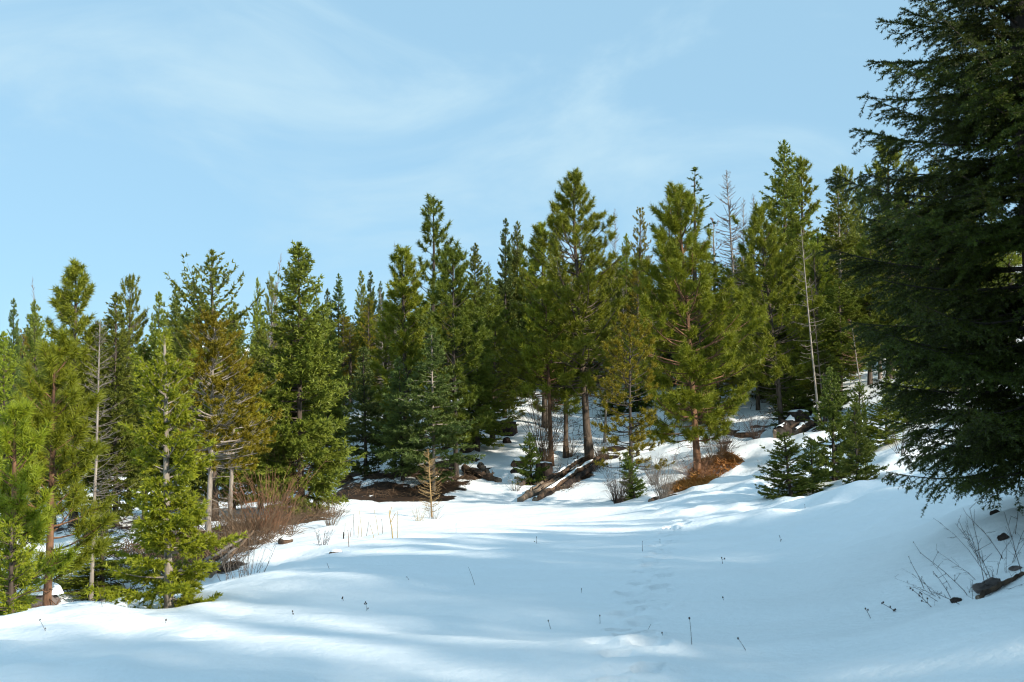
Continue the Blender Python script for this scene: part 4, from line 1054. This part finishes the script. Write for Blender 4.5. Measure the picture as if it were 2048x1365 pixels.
def clutter(name, label, patches, mat, seed, n, ln=.5, r=.006, up=.35, kind='stuff'):
    """tangled low twigs over patches given as (photo column, distance, radius x, radius y)"""
    g = np.random.default_rng(seed); Ps = []
    w = np.array([a[2] * a[3] for a in patches]); cs = g.choice(len(patches), n, p=w / w.sum())
    rr = np.sqrt(g.random(n)); th_ = g.uniform(0, 2 * pi, n)
    xs = np.array([(patches[c][0] - 1024) / F * patches[c][1] for c in cs]) + np.array([patches[c][2] for c in cs]) * rr * np.cos(th_)
    ys = np.array([patches[c][1] for c in cs]) + np.array([patches[c][3] for c in cs]) * rr * np.sin(th_)
    zs = height(xs, ys)
    A = np.stack([xs, ys, zs - .03], -1)
    d = unit(np.stack([g.normal(size=n), g.normal(size=n), np.abs(g.normal(size=n)) * up + .12], -1)); L = ln * g.uniform(.4, 1.3, n)
    mid = A + d * (L * .55)[:, None] + g.normal(size=(n, 3)) * .04; E = A + d * L[:, None] + g.normal(size=(n, 3)) * .07 - UP * (L * .12)[:, None]
    v, f = tubes(np.stack([A, mid, E], 1), np.stack([np.full(n, r), np.full(n, r * .8), np.full(n, r * .4)], 1) * g.uniform(.6, 1.4, n)[:, None], 3)
    b = Bag(); b.add(v, f)
    return tag(link(name, b.mesh(name, [M[mat]])), label, 'brush', kind=kind)


clutter('undergrowth', 'brown tangled brush on the slope left of the track', [(470, 25, 1.5, 3.2), (430, 21.5, .9, 2.2), (560, 29.5, 1.2, 2.0), (620, 32, .9, 1.3), (650, 30.5, .5, 1.2), (380, 24, 1.6, 2.6)], 'twig_brown', 1, 3600, ln=.62, r=.007, up=.8)
clutter('undergrowth', 'dark twigs and slash on the floor of the dip below the left pines', [(120, 20, 2.0, 2.4), (240, 22.5, 2.2, 2.8), (300, 31, 3, 3), (350, 20, 1.2, 1.6)], 'twig_dark', 2, 1500, ln=.6, r=.008, up=.5)
clutter('undergrowth', 'dead twigs and litter on the brown bank under the dark firs', [(730, 41, 1.4, 1.8), (820, 40.5, 2.0, 1.8), (900, 41.5, 1.3, 1.8)], 'twig_brown', 3, 900, ln=.45, r=.008, up=.4)
clutter('undergrowth', 'brown twigs and bark litter strewn over the log pile', [(1110, 39.5, 1.0, 1.6), (1160, 41.5, 1.1, 1.4), (1190, 43.4, .9, .9)], 'twig_brown', 14, 900, ln=.4, r=.007, up=.5)
clutter('undergrowth', 'scattered sticks and low twigs on the right bank', [(1150, 42, 1.2, 1.6), (1300, 38, 1.8, 3), (1420, 41, 1.6, 2), (1500, 45, 2, 2), (1650, 42, 2, 3)], 'twig_dark', 4, 700, ln=.4, r=.007, up=.5)
clutter('undergrowth', 'scattered sticks and low twigs on the wooded hillside', [(1250, 50, 5, 6), (1500, 52, 5, 7), (1050, 57, 3, 4), (700, 55, 5, 6), (400, 58, 6, 4)], 'twig_dark', 5, 2000, ln=.7, r=.012, up=.6)
# dead orange ferns on the right bank
g = np.random.default_rng(61)
for (u, d, rx, ry, n, lab) in [(1380, 35.2, 1.0, .9, 4800, 'orange brown dead ferns below the bright pine trunk'), (1428, 38.0, 1.0, 1.1, 3600, 'rusty dead ferns up the bank right of the bright pine trunk'), (530, 45.2, 1.0, .5, 900, 'rusty dead ferns by the track behind the large dense fir')]:
    cx = (u - 1024) / F * d; th_ = g.uniform(0, 2 * pi, n); rr = np.sqrt(g.random(n))
    xs = cx + rx * rr * np.cos(th_); ys = d + ry * rr * np.sin(th_)
    hm_ = np.clip(1.1 - rr, .1, 1) * (.55 + .45 * vnoise(xs / .22, ys / .22, 9)); P = np.stack([xs, ys, height(xs, ys) + g.random(n) ** 1.4 * .5 * np.clip(hm_, .06, 1)], -1)
    D = unit(np.stack([g.normal(size=n), g.normal(size=n), g.normal(size=n) * .5 + .25], -1))
    V = tri_soup(P, D, g.uniform(.10, .26, n), g.uniform(.025, .055, n), g)
    tag(link('dead_ferns', mk_mesh('dead_ferns', V, [np.arange(len(V)).reshape(-1, 3)], M['fern'], tint=g.random(n), smooth=False)), lab, 'ferns', kind='stuff')

# ------------------------------------------------------------------ dead stalks standing in the snow
def stalk(u, d, h, label, lean=(0, 0), mat='twig_dark', head=.012, r=.0035, group=None, twigs=0, seed=0, name='dead_weed', cat='weed'):
    g = np.random.default_rng(seed + int(u * 7)); p, _ = at(u, d); k_ = .8 if group == 'dead weeds poking out of the snow field' else 1.0
    h *= k_; r *= k_ * .85; head *= .72; lean = (lean[0] * k_, lean[1] * k_)
    ss = np.linspace(0, 1, 6); P = np.stack([lean[0] * ss ** 1.3 + g.normal(size=6) * .006 * h, lean[1] * ss, -.05 + (h + .05) * ss], -1)
    o = thing(name, label, cat, (p[0], p[1], p[2]), group)
    b = Bag(); v, f = tubes(P[None], (r * (1 - .45 * ss))[None], 5); b.add(v, f)
    if twigs:
        k = g.integers(2, 6, twigs); A = P[k]; E = A + unit(np.stack([g.normal(size=twigs), g.normal(size=twigs), g.uniform(.4, 1.4, twigs)], -1)) * (h * g.uniform(.15, .4, twigs))[:, None]
        v, f = tubes(np.stack([A, E], 1), np.stack([np.full(twigs, r * .6), np.full(twigs, r * .4)], 1), 4); b.add(v, f)
        ends = list(E) + [P[-1]]
    else: ends = [P[-1]]
    link('stem', b.mesh('stem', [M[mat]]), o)
    if head:
        hb = Bag()
        for e_ in ends:
            t_ = np.linspace(-1, 1, 6); hp = np.stack([e_[0] + 0 * t_, e_[1] + 0 * t_, e_[2] + t_ * head * 1.3], -1)
            v, f = tubes(hp[None], (head * np.sqrt(np.clip(1 - t_ ** 2, .04, 1)))[None], 6)
            link('seed_head', mk_mesh('seed_head', v, [f], M[mat]), o)
    return o


ST = 'dead weeds poking out of the snow field'
for (u, d, h, ln, hd, tw, lab) in [
    (1384, 8.6, .27, (-.02, 0), .012, 0, 'tall thin weed stalk with one seed head near the bottom of the field'),
    (1496, 8.5, .12, (-.10, 0), .011, 0, 'leaning weed stalk right of the tall thin stalk'),
    (1290, 9.8, .10, (.07, 0), 0, 0, 'bare leaning twig beside the footprints'),
    (1326, 9.3, .05, (-.01, 0), .010, 0, 'tiny weed tip left of the tall thin stalk'),
    (1446, 15.2, .14, (-.02, 0), .014, 1, 'forked weed in the middle of the right field'),
    (1450, 11.6, .06, (-.03, 0), .012, 0, 'short dark weed tip below the forked weed'),
    (1285, 18.0, .22, (0, 0), .008, 0, 'thin upright weed beside the upper footprints'),
    (1103, 10.2, .10, (-.04, 0), .010, 0, 'short leaning weed left of the footprints'),
    (1200, 10.4, .10, (0, 0), .010, 0, 'upright little weed just left of the footprints'),
    (1163, 12.7, .06, (0, 0), .009, 0, 'tiny weed in the centre of the field'),
    (951, 13.6, .30, (-.12, 0), 0, 0, 'long thin leaning twig in the left half of the field'),
    (735, 11.2, .12, (-.03, 0), .010, 3, 'small branched weed in the left part of the field'),
    (688, 12.0, .05, (-.02, 0), .011, 1, 'pair of dark weed tips left of the small branched weed'),
    (585, 10.7, .04, (0, 0), .011, 1, 'pair of weed tips near the bottom left'),
    (330, 10.2, .04, (.01, 0), .012, 1, 'pair of weed tips below the foreground young fir'),
    (206, 11.0, .34, (-.10, 0), .007, 5, 'tall curved weed on the bright snow left of the young fir'),
    (95, 9.6, .12, (-.10, 0), .007, 2, 'low weed at the bottom left edge'),
    (1073, 20.6, .16, (0, 0), .012, 1, 'two headed weed left of the upper footprints'),
    (1562, 17.2, .10, (-.02, 0), .010, 2, 'small branched weed at the foot of the right bank'),
    (1320, 19.5, .05, (0, 0), .010, 0, 'weed tip beside the far footprints'),
    (822, 13.6, .05, (-.07, 0), .008, 0, 'short fallen twig in the left field'),
    (660, 14.9, .10, (-.06, 0), 0, 0, 'leaning twig at the crest of the field'),
    (912, 24.0, .30, (0, 0), .008, 0, 'thin weed at the far edge of the shaded field'),
    (1610, 21.5, .12, (0, 0), .009, 1, 'faint weed below the young fir row'),
]:
    stalk(u, d, h, lab, ln, 'twig_dark', hd, .0042 if d < 14 else .006, ST, tw)
SG = 'dry stalks at the crest left of the track'
for i, (u, d, h, lx) in enumerate([(708, 24.5, .50, -.02), (716, 23.8, .42, .02), (724, 24, .62, -.08), (733, 24.2, .34, .05), (748, 23.5, .30, -.10), (757, 24, .62, -.12), (766, 24.3, .35, -.04), (795, 22.4, .62, -.01), (690, 24.4, .30, .0), (700, 24, .22, .03)]):
    stalk(u, d, h, f'dry brown stalk of the bunch at the crest, {["far left", "short and slim", "tall and leaning left", "leaning right", "low and leaning", "tallest leaning one", "thin middle one", "tall straight one at the right", "stubby one at the left end", "shortest one"][i]}', (lx, 0), 'straw' if i % 3 else 'twig_brown', 0, .009, SG, 0, name='dry_stalk', cat='stalk')
stalk(786, 22.6, .66, 'broken pale yellow cane stalk with a torn leaf sheath', (-.10, 0), 'straw', 0, .020, SG, 2, name='dry_stalk', cat='stalk')
stalk(698, 20.7, .34, 'single rusty stalk on the crest below the bunch', (-.03, 0), 'twig_red', 0, .010, SG, 0, name='dry_stalk', cat='stalk')
stalk(687, 23.5, .16, 'short black stub beside the bunch of stalks', (0, 0), 'char', 0, .022, SG, 0, name='dry_stalk', cat='stalk')

# weeds and rocks on the shaded bank under the near fir
WG = 'weeds on the shaded bank under the near fir'
for (u, d, h, ln, tw, hd, lab) in [
    (1972, 8.9, .72, (-.10, 0), 4, 0, 'tallest thin weed stem crossing the rock on the shaded bank'),
    (1940, 9.0, .36, (-.42, .0), 5, .006, 'long weed leaning left over the shaded snow'),
    (1985, 9.2, .42, (-.20, .1), 6, 0, 'reddish branched weed just behind the brown rock'),
    (1905, 9.1, .22, (-.16, 0), 5, .006, 'branched weed left of the brown rock'),
    (2010, 9.4, .40, (-.34, 0), 4, 0, 'leaning twig above the brown rock'),
    (2044, 9.0, .55, (-.12, 0), 3, 0, 'straight weed at the right edge of the photo'),
    (1868, 9.0, .14, (-.18, 0), 6, .010, 'low weed with dark seed heads left of the bank twigs'),
    (1800, 9.2, .06, (-.16, 0), 5, .010, 'flattened weed with seed heads lying on the snow'),
    (1745, 9.2, .08, (-.06, 0), 1, .010, 'small leaning weed farthest left below the near fir'),
    (1850, 9.6, .24, (-.12, 0), 2, .006, 'thin weed rising behind the low seed heads'),
    (1930, 8.7, .10, (-.30, 0), 6, .004, 'spreading twig resting on the snow below the rock'),
    (1960, 9.7, .30, (-.20, 0), 4, 0, 'grey twig fan above the rock'),
    (2030, 9.9, .28, (.06, 0), 3, 0, 'forked twig under the low boughs'),
]:
    stalk(u, d, h, lab, ln, 'twig_dark', hd, .0042, WG, tw)


def rock_mesh(seed, sx, sy, sz, sub=3):
    import bmesh
    from mathutils import noise as mno, Vector
    bm = bmesh.new(); bmesh.ops.create_icosphere(bm, subdivisions=sub, radius=1)
    for v_ in bm.verts:
        n_ = mno.noise(v_.co * 1.1 + Vector((seed * 7.3, 0, 0))) * .38 + mno.noise(v_.co * 2.7 + Vector((0, seed * 3.1, 0))) * .18 + mno.noise(v_.co * 6 + Vector((0, 0, seed))) * .06
        v_.co = v_.co * (1 + n_); v_.co.x *= sx; v_.co.y *= sy; v_.co.z *= sz
    me = bpy.data.meshes.new('rock'); bm.to_mesh(me); bm.free()
    for p_ in me.polygons: p_.use_smooth = False
    return me


def cap_mesh(sx, sy, th_, seed):
    """a soft dome of snow, flat underneath"""
    g = np.random.default_rng(seed); nr, na = 7, 20
    V = []; F4 = []; r_ = np.linspace(0, 1, nr)
    for i in range(nr):
        for j in range(na):
            a_ = j * 2 * pi / na; k_ = 1 + .10 * sin(a_ * 2 + seed) + .06 * sin(a_ * 5 + seed * 2)
            V.append((sx * r_[i] * k_ * cos(a_), sy * r_[i] * k_ * sin(a_), th_ * sqrt(max(0, 1 - r_[i] ** 2.6)) + g.normal() * .004))
    for i in range(nr - 1):
        for j in range(na):
            F4.append((i * na + j, (i + 1) * na + j, (i + 1) * na + (j + 1) % na, i * na + (j + 1) % na))
    me = mk_mesh('snow_cap', V, [np.array(F4)], M['snow'])
    return me


def rock(u, d, sx, sy, sz, label, mat='rock', seed=1, sink=.3, cap=0, rot=0, dz=0):
    p, _ = at(u, d); me = rock_mesh(seed, sx, sy, sz); me.materials.append(M[mat])
    o = link('rock', me, None, (p[0], p[1], p[2] + sz * (.70 - sink) - sz * .22 + dz), rot); tag(o, label, 'rock', 'rocks showing through the snow')
    if cap:
        c = link('snow_cap', cap_mesh(sx * .95, sy * .95, cap, seed), o, (0, 0, sz * .62))
    return o


rock(1985, 8.95, .19, .09, .07, 'long brown rock on the shaded bank under the near fir', seed=1, rot=.5)
rock(2032, 9.15, .06, .04, .025, 'small flat brown stone right of the long brown rock', seed=2)
rock(1990, 11.0, .06, .05, .045, 'dark lump standing for a hole in the snow high under the low boughs', 'char', seed=3)  # blackened lump added in place of a dark hole in the snow
rock(2006, 9.9, .055, .05, .045, 'dark lump standing for a snow hole between the boughs and the long brown rock', 'char', seed=4)  # another black lump, its colour standing for the dark of a hole
rock(1912, 8.9, .05, .05, .03, 'dark pebble left of the long brown rock', 'char', seed=5)
rock(1036, 43, .32, .28, .24, 'dark rock with a snow cap on the open slope', 'logdark', seed=6, cap=.12)
rock(1030, 41.6, .18, .16, .15, 'smaller dark rock below the snow capped rock', 'char', seed=7)
rock(1014, 47.5, .22, .18, .20, 'small black stub sticking out below the big stump', 'char', seed=8)
rock(934, 46, .3, .25, .24, 'dark rock beside the shaded pine trunk', 'logdark', seed=9, cap=.1)
rock(1458, 43.5, .5, .35, .3, 'flat rock with snow on top right of the bright pine', 'logdark', seed=10, cap=.16)
rock(1490, 42.5, .45, .3, .2, 'reddish rock on the bank below the broad dark pine', 'bark_orange', seed=11, cap=.06)
rock(1435, 46, .3, .3, .3, 'dark rock behind the bank shrubs', 'char', seed=12, cap=.14)
rock(690, 43, .35, .3, .25, 'dark rock on the slope right of the large dense fir', 'logdark', seed=13)
rock(80, 17.5, .38, .3, .28, 'snow covered boulder in the dip below the left pines', 'rock', seed=14, cap=.20)
rock(130, 19.5, .3, .3, .22, 'second snow covered boulder in the dip', 'rock', seed=15, cap=.18)
rock(572, 22.6, .16, .14, .10, 'snowy rock at the edge of the brown brush', 'logdark', seed=16, cap=.04)
rock(672, 19.6, .13, .07, .035, 'small bare hummock of soil at the crest', 'twig_brown', seed=17, cap=.05)


def stump(u, d, r, h, label, cap=.12, seed=1, dz=0):
    g = np.random.default_rng(seed); p, _ = at(u, d)
    na, nh = 22, 7; V = []; F4 = []
    for i in range(nh):
        t = i / (nh - 1)
        for j in range(na):
            a_ = j * 2 * pi / na
            k_ = r * (1.28 - .32 * t ** .6) * (1 + .08 * sin(a_ * 5 + seed) + .05 * sin(a_ * 11) + g.normal() * .03)
            V.append((k_ * cos(a_), k_ * sin(a_), -.25 + (h + .25) * t + (g.normal() * .05 * h if i == nh - 1 else 0)))
    for i in range(nh - 1):
        for j in range(na): F4.append((i * na + j, i * na + (j + 1) % na, (i + 1) * na + (j + 1) % na, (i + 1) * na + j))
    c = len(V); V.append((0, 0, h)); F3 = [((nh - 1) * na + j, (nh - 1) * na + (j + 1) % na, c) for j in range(na)]
    o = thing('tree_stump', label, 'stump', (p[0], p[1], p[2] + dz))
    link('bark', mk_mesh('stump_bark', V, [np.array(F4), np.array(F3)], M['char'], smooth=False), o)
    if cap: link('snow_cap', cap_mesh(r * 1.0, r * 1.0, cap, seed), o, (0, 0, h - .01))
    return o


stump(1012, 50, .50, .55, 'broad black stump with a snow cap on the open slope', seed=1, cap=.17)
stump(1087, 41.2, .34, .55, 'dark broken stump left of the log pile', seed=2, cap=.06)
stump(1598, 41.5, .40, .8, 'dark rotten stump behind the snow laden log', seed=3, cap=.1)


def log(a, b_, r, label, mat='logdark', snow=.0, seed=1, lift=(0, 0), name='fallen_log'):
    """a, b_: (photo column, distance) of the two ends"""
    g = np.random.default_rng(seed); A, _ = at(*a); B, _ = at(*b_)
    A = A + UP * (r * .55 + lift[0]); B = B + UP * (r * .55 + lift[1])
    k = 9; k = 15; ss = np.linspace(0, 1, k); P = A + (B - A) * ss[:, None]; P[1:-1] += g.normal(size=(k - 2, 3)) * r * .22
    O = A.copy(); P = P - O
    o = thing(name, label, 'log', tuple(O))
    na = 14; v, f = tubes(P[None], (r * (1 - .25 * ss) * (1 + g.normal(size=k) * .08))[None], na)
    v = v + g.normal(size=v.shape) * r * .085
    link('bark', mk_mesh('log_bark', v, [f], M[mat]), o)
    if r > .08:
        for q in range(4):
            c_ = P[g.integers(2, k - 1)]; dd = unit(np.array([g.normal(), g.normal() * .6 - .3, abs(g.normal()) + .3])); ll = r * g.uniform(1.6, 3.2)
            vs, fs = tubes(np.stack([c_, c_ + dd * ll * .6, c_ + dd * ll + g.normal(size=3) * .02])[None], np.array([[r * .22, r * .16, r * .07]]), 5)
            link('branch_stub', mk_mesh('branch_stub', vs, [fs], M['logdark']), o)
    for nm, off in (('cut_end', 0), ('cut_end', (k - 1) * na)):
        ring = v[off:off + na]; c = ring.mean(0, keepdims=True); vv = np.concatenate([ring, c]) + (P[0] - P[1] if off == 0 else P[-1] - P[-2])[None] * .01
        link(nm, mk_mesh('cut_end', vv, [np.array([(j, (j + 1) % na, na) for j in range(na)])], M['wood'], smooth=False), o)
    if snow:
        w_ = np.clip(vnoise(ss * 7 + seed * 1.7, ss * 0 + seed, 5) * 1.1 + .35, .04, .95)
        v, f = tubes((P + UP * (r * .62))[None], (r * .66 * w_)[None], 10)
        v[:, 2] = np.where(v[:, 2] < np.repeat(P[:, 2] + r * .3, 10), np.repeat(P[:, 2] + r * .3, 10), v[:, 2])
        link('snow_strip', mk_mesh('snow_strip', v, [f], M['snow']), o)
    return o


log((1040, 37.0), (1116, 40.0), .125, 'pale barkless log sloping down at the front of the log pile', 'wood', seed=1, lift=(.0, .10))
log((1070, 36.8), (1196, 42.6), .115, 'long dark log with a strip of snow across the pile', 'logdark', snow=.03, seed=2, lift=(-.03, .16))
log((1088, 39.8), (1178, 43.6), .10, 'snow striped log behind the long dark log', 'logdark', snow=.05, seed=3, lift=(.02, .12))
log((1084, 37.4), (1172, 40.8), .09, 'short dark log lying in front of the long dark log', 'char', snow=.0, seed=4, lift=(-.02, .05))
log((1128, 38.6), (1208, 42.4), .12, 'black log at the right side of the pile', 'char', snow=.0, seed=5, lift=(.0, .1))
log((1075, 38.4), (1150, 42.0), .07, 'thin dark pole lying between the logs of the pile', 'logdark', seed=25, lift=(.1, .2))
log((1052, 37.8), (1100, 40.6), .06, 'thin weathered pole behind the pale barkless log', 'wood', seed=26, lift=(.1, .16))
log((1042, 39.6), (1078, 41.4), .08, 'thin dark pole left of the log pile', 'logdark', seed=6)
log((928, 42.4), (998, 40.6), .16, 'short brown log on the bare soil under the dark pine', 'logdark', seed=7, lift=(.1, 0))
log((960, 42.8), (985, 41.0), .14, 'second brown log lying close behind the short one', 'wood', seed=17, lift=(.1, 0))
log((1560, 40.2), (1618, 43.0), .30, 'snow laden dark log angled up behind the young firs', 'char', snow=.1, seed=8, lift=(.0, .55))
log((1590, 40.6), (1640, 42.0), .16, 'smaller snowy log beside the snow laden one', 'logdark', snow=.05, seed=9, lift=(.1, .2))
log((1300, 32.4), (1345, 34.6), .07, 'thin dark pole at the bank foot left of the ferns', 'logdark', seed=10)
log((395, 19.5), (480, 22.5), .04, 'grey stick lying in the brush on the left slope', 'twig_grey', seed=11, lift=(.15, .25))
log((385, 18.4), (468, 21.0), .03, 'lower grey stick lying in the brush on the left slope', 'twig_grey', seed=12, lift=(.12, .22))
log((420, 18.8), (505, 23.5), .035, 'third grey stick crossing the brush on the left slope', 'twig_brown', seed=13, lift=(.10, .3))
log((1955, 8.7), (2046, 9.0), .022, 'dark stick half buried at the foot of the shaded bank', 'logdark', seed=14)
log((870, 47), (925, 49), .14, 'dark fallen trunk in the shade behind the spreading fir', 'logdark', snow=.05, seed=15, lift=(0, .1))
log((1000, 56), (1030, 58), .2, 'snowy fallen trunk uphill of the big stump', 'char', snow=.08, seed=16, lift=(0, .1))
